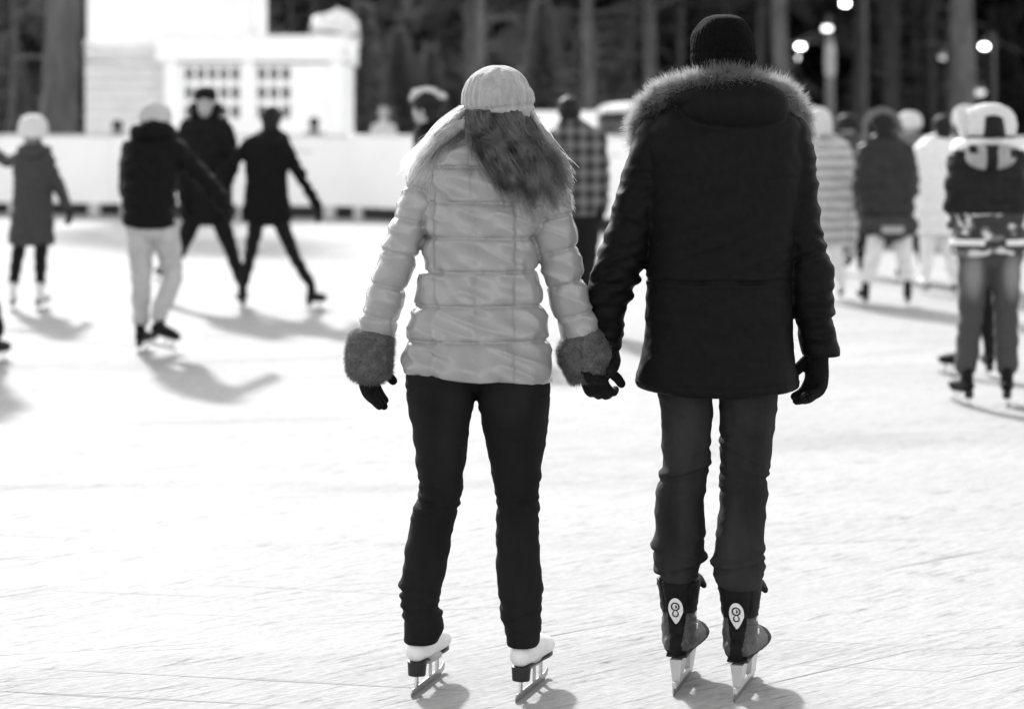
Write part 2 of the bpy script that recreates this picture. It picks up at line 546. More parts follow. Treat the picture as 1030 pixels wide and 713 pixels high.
def ice_material():
    m = bpy.data.materials.new('scratched_ice'); m.use_nodes = True
    nt = m.node_tree; N = nt.nodes; L = nt.links; p = N['Principled BSDF']
    tc = N.new('ShaderNodeTexCoord')

    def noise(ang, stretch, scale, detail=4, rough=.6, off=0., dist=0.):
        mp0 = N.new('ShaderNodeMapping'); mp0.inputs['Rotation'].default_value = (0, 0, math.radians(-ang)); mp0.inputs['Location'].default_value = (off, off * 1.7, 0)
        L.new(tc.outputs['Object'], mp0.inputs['Vector'])
        mp = N.new('ShaderNodeMapping'); mp.inputs['Scale'].default_value = (1 / stretch, 1, 1)
        L.new(mp0.outputs[0], mp.inputs['Vector'])
        n = N.new('ShaderNodeTexNoise'); n.inputs['Scale'].default_value = scale; n.inputs['Detail'].default_value = detail; n.inputs['Roughness'].default_value = rough
        n.inputs['Distortion'].default_value = dist
        L.new(mp.outputs[0], n.inputs['Vector']); return n.outputs['Fac']

    def rng_(v, a, b, c, d):
        r = N.new('ShaderNodeMapRange'); r.inputs['From Min'].default_value = a; r.inputs['From Max'].default_value = b
        r.inputs['To Min'].default_value = c; r.inputs['To Max'].default_value = d; L.new(v, r.inputs['Value']); return r.outputs[0]

    def op(o, a, b):
        q = N.new('ShaderNodeMath'); q.operation = o
        for i, x in enumerate((a, b)):
            if isinstance(x, (int, float)): q.inputs[i].default_value = x
            else: L.new(x, q.inputs[i])
        return q.outputs[0]
    fine = noise(44, 7, 42, 5, .7)                        # shaved streaks along the skating direction
    long1 = noise(40, 40, 22, 3, .5, 3.1, .15)            # long skate cuts, slightly curved
    long2 = noise(-12, 45, 16, 3, .5, 8.7, .2)            # cuts of other skaters
    long4 = noise(15, 50, 30, 2, .5, 33.9, .1)
    patch = noise(20, 2, .8, 3, .5, 1.3)
    patch2 = noise(52, 3, 4.5, 4, .6, 5.2)
    wet = noise(8, 4, .9, 4, .6, 14.2, .6)
    cut = op('MAXIMUM', op('MAXIMUM', rng_(long1, .64, .72, 0, 1), rng_(long2, .66, .74, 0, .8)), rng_(long4, .66, .73, 0, .8))
    spots = op('MULTIPLY', rng_(fine, .54, .70, 0, 1), rng_(patch2, .42, .66, 0, 1))
    grain = noise(30, 2.2, 75, 3, .7, 40.)
    dark = op('MAXIMUM', op('MULTIPLY', cut, .55), spots)
    base = rng_(patch, .3, .7, .335, .37)
    base = op('SUBTRACT', base, rng_(wet, .52, .68, 0, .055))
    base = op('ADD', base, rng_(fine, .3, .7, .035, -.06))
    base = op('ADD', base, rng_(grain, .3, .7, .04, -.05))
    col = op('SUBTRACT', base, op('MULTIPLY', dark, .25))
    L.new(col, p.inputs['Base Color'])
    p.inputs['Roughness'].default_value = .85; p.inputs['Specular IOR Level'].default_value = .1
    h = op('SUBTRACT', op('ADD', op('MULTIPLY', fine, .6), op('ADD', op('MULTIPLY', patch2, .5), op('MULTIPLY', grain, .25))), op('MULTIPLY', cut, .6))
    b = N.new('ShaderNodeBump'); b.inputs['Strength'].default_value = .35; b.inputs['Distance'].default_value = .02
    L.new(h, b.inputs['Height']); L.new(b.outputs[0], p.inputs['Normal'])
    return m


sheet('ice_rink', -60, 60, -40, 50, 0, ice_material())


# ================================================================== THE COUPLE
def seamwave(t):
    """puffed panel between stitched seams, 0 at the seam, 1 in the middle"""
    u = t - np.floor(t)
    return (4 * u * (1 - u)) ** .5


def quilt(seam0, pitch, amp, slope=0., seed=0, vseams=(), D=DC):
    def fn(ys, th, P):
        s = F / D
        px = P[..., 0] * s + PW / 2
        t = (ys - seam0 - slope * (px - 480)) / pitch + .05 * vnoise(P * 7, seed)
        if slope == 0:
            t = np.where(t > 5, 5 + (t - 5) * .76, t)              # the deep panel above the hem
        pf = seamwave(t)
        if vseams:
            dv = np.min([np.abs(px - vx) for vx, _ in vseams], axis=0)
            pf = pf * np.where(np.sin(th) < .2, .55 + .45 * (1 - np.exp(-(dv / 9.) ** 2)), 1)
        o = amp * (pf - 1)
        u = t - np.floor(t); near = np.exp(-(np.minimum(u, 1 - u) / .2) ** 2)
        o -= (.006 if slope == 0 else .005) * np.exp(-(np.minimum(u, 1 - u) * pitch / F * D / .005) ** 2) * (.85 + .3 * vnoise(P * 11, seed + 8))
        # gathers running away from the stitching
        q = P * np.array([38, 20, 13.]); q[..., 0] += P[..., 2] * 6
        g = vnoise(q, seed + 3)
        o += .0085 * g * (.12 + near)
        q2 = P * np.array([9, 9, 24.]); q2[..., 2] += P[..., 0] * 9
        o += .0052 * (1 - 2.2 * np.abs(vnoise(q2, seed + 5)))
        for vx, wd in vseams:
            o -= .0065 * np.exp(-((px - vx) / wd) ** 2) * (np.sin(th) < .2)
        return o
    return fn


def folds(bands, seed=0, base=.003, D=DC, stretch=(9, 9, 30.), cuts=()):
    """cloth folds: bands (py, half width px, amplitude m, pitch px, slope)"""
    def fn(ys, th, P):
        s = F / D
        px = P[..., 0] * s + PW / 2
        q = P * np.array(stretch)
        cut = 0
        for (y0, slope, dep, sg) in cuts:       # sharp creases with a soft roll above
            v = ys - y0 - slope * (px - np.mean(px)) - 2.5 * vnoise(P * 14, seed + 31)
            kk = .55 + .8 * vnoise(P * 10 + y0, seed + 12)
            cut = cut + kk * (-dep * np.exp(-(v / sg) ** 2) + dep * .7 * np.exp(-((v + 2.4 * sg) / (1.6 * sg)) ** 2))
        o = base * (1 - 2.4 * np.abs(vnoise(q + 3.3, seed))) + base * .6 * fnoise(P * 30, seed + 9, 2)
        for (y0, hw, amp, pitch, slope) in bands:
            wgt = np.exp(-((ys - y0) / hw) ** 2)
            ph = (ys + slope * (px - np.mean(px)) + 5 * vnoise(P * 12, seed + 2)) / pitch * 2 * PI
            c = np.cos(ph + 2.2 * vnoise(P * np.array([6, 6, 10.]), seed + 6))
            o += amp * wgt * (np.sign(c) * np.abs(c) ** .7) * (.45 + 1.1 * vnoise(P * 8, seed + 4))
        return o + cut
    return fn


def make_woman():
    D = DC
    base = W(482, 690, D); base[2] = 0
    g = 'couple skating hand in hand'
    t = thing('person', 'woman in pale quilted jacket with grey fur cuffs and pale knit hat, holding hands', 'person', base, g)
    J = dict(head=W(502, 104, D, .01), neck=W(500, 135, D), shL=W(440, 165, D), shR=W(548, 170, D), elL=W(404, 250, D), elR=W(563, 262, D),
             wrL=W(366, 362, D, .02), wrR=W(592, 366, D, .02), hipL=W(446, 372, D), hipR=W(514, 372, D), knL=W(441, 500, D), knR=W(520, 500, D, .0),
             anL=W(425, 632, D, -.05), anR=W(527, 632, D, -.11))
    ft = np.array([.31, .95, 0]); J['toeL'] = ft; J['toeR'] = ft
    hl = dict(wrist=J['wrL'], dirv=(.18, .15, -1), palmn=(.85, -.5, .1), thumb=-1, curl=(.22, .28, .3, .35))
    hr = dict(wrist=J['wrR'], dirv=(.34, .08, -1), palmn=(.45, .88, 0), thumb=1, curl=(.7, .78, .85, .8), tcurl=.5)
    me = union(body_parts(J, .9) + [head(J['head'], 0, .95)] + hand(**hl, size=.88) + hand(**hr, size=.88), .006, 3)
    paint_face(me, J['head'], 0, .95)
    mk('body', me, [M_SKIN, M_EYE], t, base)
    # jacket ------------------------------------------------
    M_J = mat('pale_quilted_nylon', .24, .24, .06, 9, .10, 130, spec=.45)
    tor = [(120, 482, 522, .06, .0), (138, 462, 540, .085, 0), (150, 440, 556, .105, 0), (165, 424, 566, .118, 0), (182, 421, 566, .125, 0), (203, 424, 556, .13, 0), (237, 424, 543, .13, 0),
           (262, 425, 541, .125, 0), (285, 420, 543, .125, 0), (306, 416, 549, .13, 0), (340, 408, 553, .145, -.005), (362, 405, 555, .155, -.01), (372, 404, 556, .16, -.01), (384, 405.5, 556, .158, -.01)]

    def hemcut(ys, th, P):
        return quilt(169, 34.3, .0125, 0, 1, ((433, 2.2), (476, 2.6), (521, 2.2)))(ys, th, P)
    torso = loft(tor, D, 130, 1.1, hemcut)
    # the hem drops towards the right, as in the photograph
    v = torso[0]; s = F / D
    px = v[:, 0] * s + PW / 2; wz = np.clip((CAMH - (340 - HOR) / s - v[:, 2]) / (44 / s), 0, 1)
    v[:, 2] -= wz * ((px - 480) / 75 * 5.0 - 4.5 + 1.2 * np.sin(px / 12)) / s
    al = [(158, 416, 448, .05, 0), (175, 410, 446, .062, 0), (203, 401, 440, .064, 0), (237, 388, 426, .062, 0), (272, 377, 416, .06, .01), (305, 366.5, 405, .057, .015), (330, 360, 399, .054, .02), (350, 357, 394, .05, .02)]
    ar = [(160, 538, 568, .05, 0), (175, 540, 573, .06, 0), (203, 536, 577, .062, 0), (237, 537, 580.5, .061, 0), (272, 545, 587, .059, .01), (305, 553.5, 595, .057, .015), (330, 562, 603, .054, .02), (352, 568, 608, .05, .02)]
    armL = loft(al, D, 72, 1.1, quilt(203, 34.5, .008, .22, 7))
    armR = loft(ar, D, 72, 1.1, quilt(203, 34.5, .008, -.25, 9))
    hood = ellipsoid(W(490, 156, D, -.065), (.12, .06, .04))
    hood2 = ellipsoid(W(495, 136, D, -.03), (.08, .06, .03))
    me = union([torso, armL, armR, hood, hood2], .0036, 1, .4)
    vdisp(me, lambda co, no: .004 * (1 - 2.4 * np.abs(vnoise(co * np.array([14, 14, 34.]), 71))) * (co[:, 2] > CAMH - (166 - HOR) / (F / DC)))
    mk('quilted_jacket', me, M_J, t, base)
    # fur cuffs ---------------------------------------------
    M_C = fibre('grey_fur', .10, .22, .15, .5, .6)
    M_CS = mat('grey_fur_skin', .085, .95, .3, 45)
    for rows in ([(332, 354, 392, .052, .02), (338, 349.5, 396, .062, .02), (350, 348.5, 396, .066, .02), (368, 348.5, 395, .066, .02), (378, 352, 392, .06, .02), (384, 362, 386, .045, .02)], None):
        if rows:
            cm = union([loft(rows, D, 48, 1.2, lambda ys, th, P: .004 * fnoise(P * 22, 5))], .005, 2)
        else:
            c0 = W(581, 336, D, .015); c1 = W(597, 379, D, .02)
            cm = union([ovaltube([(c0, .058, .05), (c0 * .8 + c1 * .2, .072, .062), (c0 * .5 + c1 * .5, .077, .066), (c0 * .2 + c1 * .8, .075, .064), (c1, .066, .056)], n=48, sub=8, round_caps=False,
                                 disp=lambda V: .004 * fnoise(V * 22, 8))], .005, 2)
        fz = smooth_me(fur(cm, 12000, .012, (.02, 0, -.35), .0007, 3, .4, clump=.9), 'f')
        cuff = mk('fur_cuff', cm, M_CS, t, base)
        o = mk('fur_pile', fz, M_C, cuff, base, smooth=False)
    # gloves ------------------------------------------------
    mk('glove', union(hand(**hl, size=.9, infl=.0055), .003, 2), M_BLACKGLOVE, t, base)
    mk('glove', union(hand(**hr, size=.9, infl=.0055), .003, 2), M_BLACKGLOVE, t, base)
    # jeans -------------------------------------------------
    M_D = mat('dark_denim', .0105, .9, .35, 9, .25, 500, spec=.08, stretch=(1, 1, .3), det=5)
    lg = [(372, 409, 480, .10, 0), (385, 408.5, 479, .12, -.01), (400, 409.5, 477, .115, -.015), (440, 416, 471, .09, 0), (480, 420, 466.5, .075, 0), (497, 421, 464.5, .07, 0), (506, 418, 462, .07, 0), (515, 414.5, 459.5, .068, .0), (540, 410, 454, .068, 0), (560, 406.5, 451, .067, 0), (585, 404, 446, .065, 0),
          (600, 403, 442, .065, 0), (609, 404, 440.5, .065, 0), (622, 406, 446, .068, 0), (632, 406.5, 446, .068, .0), (645, 407, 440, .064, 0)]
    rg = [(372, 478, 552, .10, 0), (385, 479, 553, .12, -.01), (400, 480.5, 553, .115, -.015), (440, 487.5, 549.5, .09, 0), (480, 495.5, 543.5, .075, .01), (497, 498.5, 543, .07, .015), (503, 500, 541, .07, .015), (508, 500, 543.5, .07, .015), (516, 499, 542, .068, .012), (560, 499, 543, .067, .005), (590, 501, 545.5, .066, 0),
          (615, 503.5, 545, .066, 0), (632, 507.5, 543.5, .067, 0), (648, 510, 542.5, .064, 0)]
    lg = [r[:4] + (-.058 * max(0, (r[0] - 440) / 210.) ** .7,) if r[0] > 440 else r for r in lg]
    rg = [r[:4] + (-.118 * max(0, (r[0] - 440) / 214.) ** .7,) if r[0] > 440 else r for r in rg]
    fl = folds(((500, 14, .004, 11, .25), (612, 26, .0045, 13, .35), (395, 14, .002, 9, -.15)), 3, .002, cuts=((503, .25, .010, 2.0), (490, .4, .006, 1.8), (516, -.2, .006, 1.8), (606, .45, .011, 2.2), (592, .2, .006, 2), (620, .1, .007, 2), (404, .35, .004, 2)))
    fr = folds(((500, 16, .004, 11, -.2), (625, 26, .004, 14, -.3), (395, 14, .002, 9, .15)), 6, .002, cuts=((503, -.2, .010, 2.0), (491, -.35, .006, 1.8), (514, .2, .006, 1.8), (618, -.45, .008, 2.2), (602, -.2, .005, 2), (632, .2, .006, 2), (404, -.35, .004, 2)))
    L_ = loft(lg, D, 72, 1.1, fl); R_ = loft(rg, D, 72, 1.1, fr)
    seat = [ellipsoid(W(447, 372, D, -.035), (.098, .10, .085)), ellipsoid(W(514, 374, D, -.035), (.098, .10, .085)), ellipsoid(W(481, 362, D, 0), (.19, .11, .09))]
    me = union([L_, R_] + seat, .0042, 2, .45)
    jo = mk('jeans', me, M_D, t, base)
    # pale stitching on the back pockets just below the jacket
    st = []
    for pts in ([(414, 377), (421, 381.5), (436, 378.5)], [(500, 383), (516, 387.5), (529, 382.5)]):
        for a, b in zip(pts[:-1], pts[1:]):
            st.append(ovaltube([(W(a[0], a[1], D, -.131), .0013), (W(b[0], b[1], D, -.131), .0013)], n=6, sub=2))
    # hat ---------------------------------------------------
    M_H = mat('pale_knit_wool', .28, .9, .16, 60, .7, 170, sheen=.4, stretch=(1, 1, .35))
    rows = [(66, 494, 508, .02, 0), (68, 487, 515, .045, 0), (72, 479.5, 521.5, .07, 0), (79, 471.5, 527, .094, 0), (87, 467, 532.5, .11, 0), (94, 464.5, 536.5, .117, 0), (104, 464, 538, .12, 0), (112, 465.5, 538, .117, 0), (118, 470, 537, .112, 0), (123, 478, 535, .102, 0)]

    def hatd(ys, th, P):
        k = np.clip((ys - 66) / 30, 0, 1)
        o = .0035 * np.cos(th * 34 + (ys - 66) * .02) * k * 0.6
        o += .006 * fnoise(P * np.array([30, 30, 9.]), 4, 2) * (1 - .5 * k)
        o -= .012 * np.exp(-((P[..., 0] * 360.6 + 515 - (505 - (ys - 66) * .28)) / 3.2) ** 2) * (np.sin(th) < 0) * np.clip(1 - (ys - 66) / 40, 0, 1)
        o -= .006 * np.exp(-((ys - (109 - (P[..., 0] * 360.6 + 515 - 505) * .16)) / 1.7) ** 2)
        return o
    hat = loft(rows, D, 130, .8, hatd, 2.05)
    v = hat[0]; s = F / D; px = v[:, 0] * s + PW / 2
    wz = np.clip((CAMH - (95 - HOR) / s - v[:, 2]) / (26 / s), 0, 1)
    v[:, 2] -= wz * ((px - 503) / 36 * 4.0) / s
    hm = union([hat], .0032, 1, .4)
    ho = mk('knit_hat', hm, M_H, t, base)
    mk('wool_fuzz', fur(hm, 3500, .007, (0, 0, -.1), .0004, 3, .7), fibre('wool_fuzz', .4, .3, .2, .5, .9), ho, base, smooth=False)
    # hair --------------------------------------------------
    M_HAIR = mat('shaded_blond_hair', .05, .5, .45, 90, stretch=(1, 1, .12), spec=.25)  # shade under the hat is put into this darkened hair colour
    rowsh = [(106, 472, 532, .10, .0), (116, 470, 536, .110, -.01), (126, 474, 540, .117, -.02), (138, 484, 546, .12, -.025), (150, 497, 550, .112, -.03), (160, 506, 550, .098, -.03), (168, 516, 545, .07, -.035)]
    hv = loft(rowsh, D, 110, 1.2, lambda ys, th, P: .007 * vnoise(np.stack([th * 9 + ys * .02, ys * .015, th * 0], -1), 2) + .004 * vnoise(np.stack([th * 24, ys * .03, th * 0], -1), 3))
    hshell = union([hv], .0042, 1)
    hobj = mk('hair', hshell, M_HAIR, t, base)
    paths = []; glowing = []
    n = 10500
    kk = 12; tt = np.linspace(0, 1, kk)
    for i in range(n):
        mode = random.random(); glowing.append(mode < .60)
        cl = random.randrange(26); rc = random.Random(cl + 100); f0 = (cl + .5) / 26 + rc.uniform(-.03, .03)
        if mode < .34:      # forward over the left shoulder, blown outwards: catches the sun
            q = (f0 + random.gauss(0, .05)) % 1
            a = W(464 + 20 * q + random.gauss(0, 1.5), random.uniform(106, 117), D, random.uniform(-.06, .06))
            e = W(411 + q * 46 + rc.gauss(0, 4) + random.gauss(0, 3), 166 + rc.gauss(0, 7) + random.gauss(0, 5) + q * 10, D, random.uniform(-.10, .12))
            c = W(441 + q * 30 + rc.gauss(0, 3) + random.gauss(0, 2.5), 125 + q * 12 + rc.gauss(0, 2) + random.gauss(0, 3), D, random.uniform(-.13, .10))
        elif mode < .60:    # down the right edge
            q = abs(f0 + random.gauss(0, .05)) ** 1.2
            a = W(random.uniform(522, 538), random.uniform(110, 122), D, random.uniform(-.06, .08))
            e = W(574 - q * 24 + rc.gauss(0, 2) + random.gauss(0, 2), 186 + rc.gauss(0, 7) + random.gauss(0, 6), D, random.uniform(-.10, .1))
            c = W(553 - q * 10 + random.gauss(0, 3), 141 + random.gauss(0, 4), D, random.uniform(-.13, .1))
        else:               # down the back, swept to the right
            f = min(1, max(0, f0 + random.gauss(0, .03)))
            a = W(468 + 66 * f, 113 + 6 * f + random.gauss(0, 1), D, -.112 * math.sin(PI * (.12 + .76 * f)) - .012)
            fx = f ** .8
            e = W(488 + 78 * fx + rc.gauss(0, 7) + random.gauss(0, 3.5), 161 + 19 * math.sin(PI * min(1, fx * .9)) + rc.gauss(0, 12) + random.gauss(0, 9) - 18 * (f < .3) * (1 - f / .3), D, -.15 - rc.random() * .03)
            c = W(473 + 76 * fx + rc.gauss(0, 5) + random.gauss(0, 2), 142 + random.gauss(0, 3), D, -.145 - rc.random() * .03)
        ph = rc.uniform(0, 6); am = rc.uniform(.003, .013)
        wob = np.stack([am * np.sin(tt * 7 + ph), am * np.cos(tt * 6 + ph), 0 * tt], 1) * tt[:, None]
        paths.append((1 - tt)[:, None] ** 2 * a + (2 * tt * (1 - tt))[:, None] * c + (tt ** 2)[:, None] * e + wob)
    paths = np.array(paths); glowing = np.array(glowing)
    wd = np.array([random.uniform(.0006, .0012) for _ in range(n)])
    mk('backlit_strands', strands(paths[glowing], wd[glowing], .3), fibre('backlit_blond_hair', .3, .55, .38, .6, 1.0, .3, 40), hobj, base)  # brighter copy of the hair: backlight partly put into its colour
    mk('back_strands', strands(paths[~glowing], wd[~glowing], .3), fibre('shaded_blond_strands', .10, .2, .12, .5, .8, .85, 22), hobj, base)  # darker copy of the hair: shade put into its colour
    # pale fur edging of the collar: over both shoulders, lit from behind
    M_PF = fibre('pale_collar_fur', .28, .5, .36, .6, 1.0, .35, 40); M_PFS = mat('pale_collar_skin', .22, .9, .2, 40)
    for path in ([(418, 170, -.01, .016), (428, 156, -.045, .022), (444, 140, -.07, .026), (462, 127, -.08, .024), (478, 121, -.085, .016)],
                 [(536, 124, -.06, .016), (550, 140, -.07, .022), (562, 158, -.06, .024), (569, 174, -.035, .022), (573, 190, -.005, .014)]):
        cm = union([ovaltube([(W(a_, b_, D, c_), r_ * .7) for a_, b_, c_, r_ in path], (0, 0, 1), n=20, sub=7, disp=lambda V: .004 * fnoise(V * 24, 3))], .0045, 2)
        co = mk('fur_collar', cm, M_PFS, t, base)
        mk('fur_pile', fur(cm, 3800, .034, (0, -.1, -.5), .0007, 5, .5, clump=.7), M_PF, co, base, smooth=False)
    # skates ------------------------------------------------
    add_skate(t, base, 'white', W(421, 690, D)[:2] + np.array([.012, -.03]), -math.radians(15), 0.0)
    add_skate(t, base, 'white', W(530, 690, D)[:2] + np.array([-.002, -.09]), -math.radians(17), 0.0)
    return t


def make_man():
    D = DC
    base = W(712, 690, D); base[2] = 0
    t = thing('person', 'tall man in long black parka with fur trimmed hood and black knit cap', 'person', base, 'couple skating hand in hand')
    J = dict(head=W(727, 60, D, .02), neck=W(727, 98, D, .01), shL=W(668, 130, D), shR=W(786, 130, D), elL=W(630, 240, D), elR=W(806, 245, D),
             wrL=W(611, 350, D, .055), wrR=W(824, 356, D, .02), hipL=W(692, 358, D), hipR=W(752, 358, D), knL=W(688, 480, D, .02), knR=W(748, 480, D, .02),
             anL=W(682, 618, D, -.03), anR=W(744, 612, D, -.095))
    ft = np.array([.31, .95, 0]); J['toeL'] = ft; J['toeR'] = ft
    hl = dict(wrist=J['wrL'], dirv=(-.42, -.55, -1), palmn=(-.5, -.85, .1), thumb=-1, curl=(.55, .65, .75, .7), tcurl=.5)
    hr = dict(wrist=J['wrR'], dirv=(-.05, .12, -1), palmn=(-.85, -.5, 0), thumb=1, curl=(.5, .58, .6, .6), tcurl=.12, spread=.12)
    me = union(body_parts(J, 1.02) + [head(J['head'], 0, 1.02)] + hand(**hl) + hand(**hr), .006, 3)
    paint_face(me, J['head'], 0, 1.02)
    mk('body', me, [M_SKIN, M_EYE], t, base)
    M_P = mat('black_parka_cotton', .004, .62, .25, 50, .16, 260, spec=.085)
    tor = [(92, 690, 764, .08, 0), (104, 672, 784, .11, 0), (118, 656, 801, .135, 0), (135, 645, 811, .15, 0), (155, 643, 813, .16, 0), (190, 646, 808, .168, 0), (230, 650, 802, .17, 0), (260, 651, 799, .168, 0), (281, 650, 796.5, .165, 0), (300, 650, 796, .166, 0),
           (340, 648, 797, .17, 0), (365, 644.5, 799, .175, 0), (382, 640.5, 802, .18, 0), (387, 639, 803, .182, 0), (393, 641, 802.5, .18, 0), (396, 646, 799, .172, 0)]
    fd = folds(((250, 20, .002, 16, .5), (330, 40, .002, 24, -.3)), 12, .0028, stretch=(7, 7, 13.))

    def pk(ys, th, P):
        px = P[..., 0] * F / D + PW / 2
        o = fd(ys, th, P)
        wv = ys - 280.5 - .8 * np.sin(px / 9)
        o -= .011 * np.exp(-(wv / 1.3) ** 2)                      # drawcord seam
        o += .004 * np.exp(-((ys - 277) / 3) ** 2) + .004 * np.exp(-((ys - 284) / 3) ** 2)
        o -= .006 * np.exp(-((ys - 386) / 1.1) ** 2)              # hem stitching
        o -= .006 * np.exp(-((ys - 176 - .0006 * (px - 725) ** 2) / 1.3) ** 2) * (np.sin(th) < 0) * 0.5
        return o
    torso = loft(tor, D, 140, 1.1, pk)
    v = torso[0]; s = F / D; px = v[:, 0] * s + PW / 2
    wz = np.clip((CAMH - (330 - HOR) / s - v[:, 2]) / (50 / s), 0, 1)
    v[:, 2] -= wz * (-1.5 - ((px - 722) / 80) ** 2 * 4.0) / s
    al = [(118, 648, 694, .06, 0), (130, 641, 690, .075, 0), (145, 636, 684, .083, 0), (160, 631, 679, .084, 0), (190, 621.5, 670, .083, 0), (235, 609.5, 658, .08, 0), (256, 602, 652, .078, 0), (270, 597, 647, .075, .01), (285, 592.5, 640, .073, .02), (300, 592, 634, .07, .03),
          (318, 594, 629, .062, .045), (335, 598, 626.5, .056, .055), (346, 602, 625, .053, .06), (352, 606, 624, .05, .06)]
    ar = [(118, 765, 806, .06, 0), (132, 768, 814, .075, 0), (150, 773, 818.5, .083, 0), (200, 781, 823.5, .083, 0), (235, 786, 827, .08, 0), (252, 788, 830, .078, 0), (259, 789, 836, .078, 0), (275, 791, 838, .076, 0), (300, 795, 838, .073, 0), (318, 799, 838, .07, .005), (323, 801, 837, .069, .005), (340, 804, 841, .067, .01), (352, 806, 843.5, .066, .015), (358, 807.5, 843.5, .064, .015)]
    aL = loft(al, D, 72, 1.1, folds(((285, 32, .007, 17, .45), (200, 40, .003, 22, .5), (340, 14, .004, 9, .1)), 21, .003, cuts=((258, .5, .007, 3), (272, .3, .008, 2.8), (288, .2, .008, 2.8), (306, -.1, .006, 2.8), (225, .6, .004, 3))))
    aR = loft(ar, D, 72, 1.1, folds(((255, 26, .005, 17, -.4), (325, 22, .005, 21, -.1), (180, 40, .003, 22, -.5)), 25, .003, cuts=((257, -.3, .010, 2.6), (240, -.5, .004, 2.8), (297, -.1, .005, 2.8), (321, -.05, .010, 2.4), (200, -.5, .004, 3))))
    hood = ellipsoid(W(736, 107, D, -.10), (.15, .075, .078), Matrix.Rotation(-.25, 4, 'X'), 40, 24)
    hood2 = ellipsoid(W(728, 100, D, -.04), (.175, .13, .055), None, 40, 24)
    me = union([torso, aL, aR, hood, hood2], .0045, 2, .45)
    mk('parka', me, M_P, t, base)
    # fur trim ----------------------------------------------
    pts = [(645, 150, .10, .024), (645, 132, .06, .03), (651, 112, .02, .034), (668, 96, -.03, .036), (694, 86.5, -.08, .037), (727, 83, -.105, .037), (760, 86, -.085, .037), (786, 97, -.035, .036), (802, 114, .02, .034), (809, 135, .06, .03), (811, 156, .10, .024)]
    core = union([ovaltube([(W(a, b, D, c), r * .72) for a, b, c, r in pts], (0, 0, 1), n=28, sub=8, disp=lambda V: .004 * fnoise(V * 20, 3))], .005, 2)
    fz = fur(core, 26000, .035, (0, -.06, .0), .0008, 5, .40, clump=.62)
    M_F = fibre('dark_grey_fur', .06, .42, .22, .5, .95, .7, 26)
    fo = mk('fur_trim', core, mat('dark_grey_fur_skin', .03, .9, .3, 40), t, base)
    mk('fur_pile', fz, M_F, fo, base, smooth=False)
    # knit cap ----------------------------------------------
    rows = [(15, 720, 734, .02, .0), (16.5, 714, 741, .045, 0), (20, 707, 747, .07, 0), (27, 701, 753, .09, 0), (36, 697, 757, .105, 0), (48, 695, 759, .112, 0), (60, 695, 759.5, .112, 0), (72, 697, 758, .11, 0), (80, 700, 756, .1, 0)]
    hm = union([loft(rows, D, 110, .9, lambda ys, th, P: .002 * np.cos(th * 40) + .004 * fnoise(P * 16, 5, 2) - .004 * np.exp(-((ys - 54) / 1.4) ** 2), 2.05)], .0034, 1, .4)
    ho = mk('knit_cap', hm, mat('black_knit', .0035, .95, .3, 90, .7, 220, spec=.05), t, base)
    mk('wool_fuzz', fur(hm, 5000, .008, (0, 0, 0), .0004, 3, .8), fibre('black_wool_fuzz', .01, .22, .1, .5, .5), ho, base, smooth=False)
    # gloves
    mk('glove', union(hand(**hl, size=1.0, infl=.0055), .003, 2), M_BLACKGLOVE, t, base)
    mk('glove', union(hand(**hr, size=1.0, infl=.006), .003, 2), M_BLACKGLOVE, t, base)
    # jeans -------------------------------------------------
    M_D = mat('charcoal_denim', .021, .9, .5, 9, .25, 450, spec=.08, stretch=(1, 1, .3), det=5)
    lg = [(360, 662, 722, .11, 0), (385, 662.5, 718, .1, 0), (396, 663, 716.5, .1, 0), (440, 665.5, 715, .088, 0), (468, 666.5, 713, .082, .01), (476, 665, 711.5, .08, .01), (486, 661, 710, .08, .01), (500, 659.5, 709, .08, .0), (540, 658, 708.5, .08, 0), (562, 656.5, 708, .08, 0), (569, 657, 704, .078, 0), (577, 660, 699, .072, 0), (583, 666, 697, .066, 0)]
    rg = [(360, 720, 783, .11, 0), (385, 722, 782.5, .1, 0), (396, 723, 782, .1, 0), (440, 724.5, 777.5, .088, 0), (468, 724.5, 773, .082, .01), (478, 724.5, 771.5, .08, .01), (488, 724.5, 772, .08, .01), (510, 724, 770.5, .08, .0), (528, 722, 769.5, .08, 0), (550, 719, 769, .08, 0), (568, 716.5, 769.5, .08, 0), (574, 716, 767, .078, 0), (583, 719, 765, .074, 0), (591, 727, 763, .066, 0)]
    lg = [r[:4] + (-.045 * ((r[0] - 440) / 148.) ** 1.2,) if r[0] > 440 else r for r in lg]
    rg = [r[:4] + (-.11 * ((r[0] - 440) / 157.) ** 1.2,) if r[0] > 440 else r for r in rg]
    fl = folds(((478, 13, .0032, 15, -.25), (572, 14, .0042, 13, -.3), (410, 30, .002, 24, .6)), 31, .0028, stretch=(7, 7, 17.), cuts=((476, -.3, .010, 2.2), (462, -.5, .007, 2), (492, .2, .006, 2), (560, .2, .010, 2.4), (570, -.3, .010, 2.2), (545, -.3, .006, 2), (420, .8, .005, 2.5)))
    fr = folds(((476, 13, .0032, 14, .25), (577, 14, .0045, 12, .35), (410, 30, .002, 24, -.6)), 37, .0028, stretch=(7, 7, 17.), cuts=((474, .3, .010, 2.2), (460, .5, .007, 2), (488, -.2, .006, 2), (566, -.2, .010, 2.4), (578, .3, .010, 2.2), (550, .3, .006, 2), (420, -.8, .005, 2.5)))
    me = union([loft(lg, D, 72, 1.1, fl), loft(rg, D, 72, 1.1, fr), ellipsoid(W(722, 348, D), (.17, .125, .09))], .0042, 2, .45)
    mk('jeans', me, M_D, t, base)
    # skates: black boots with grey side panels, pale blade holders -----------------
    boot = skate_hockey(); shade(boot)
    for m_ in (M_BLACKBOOT, M_GREYBOOT):
        boot.materials.append(m_)
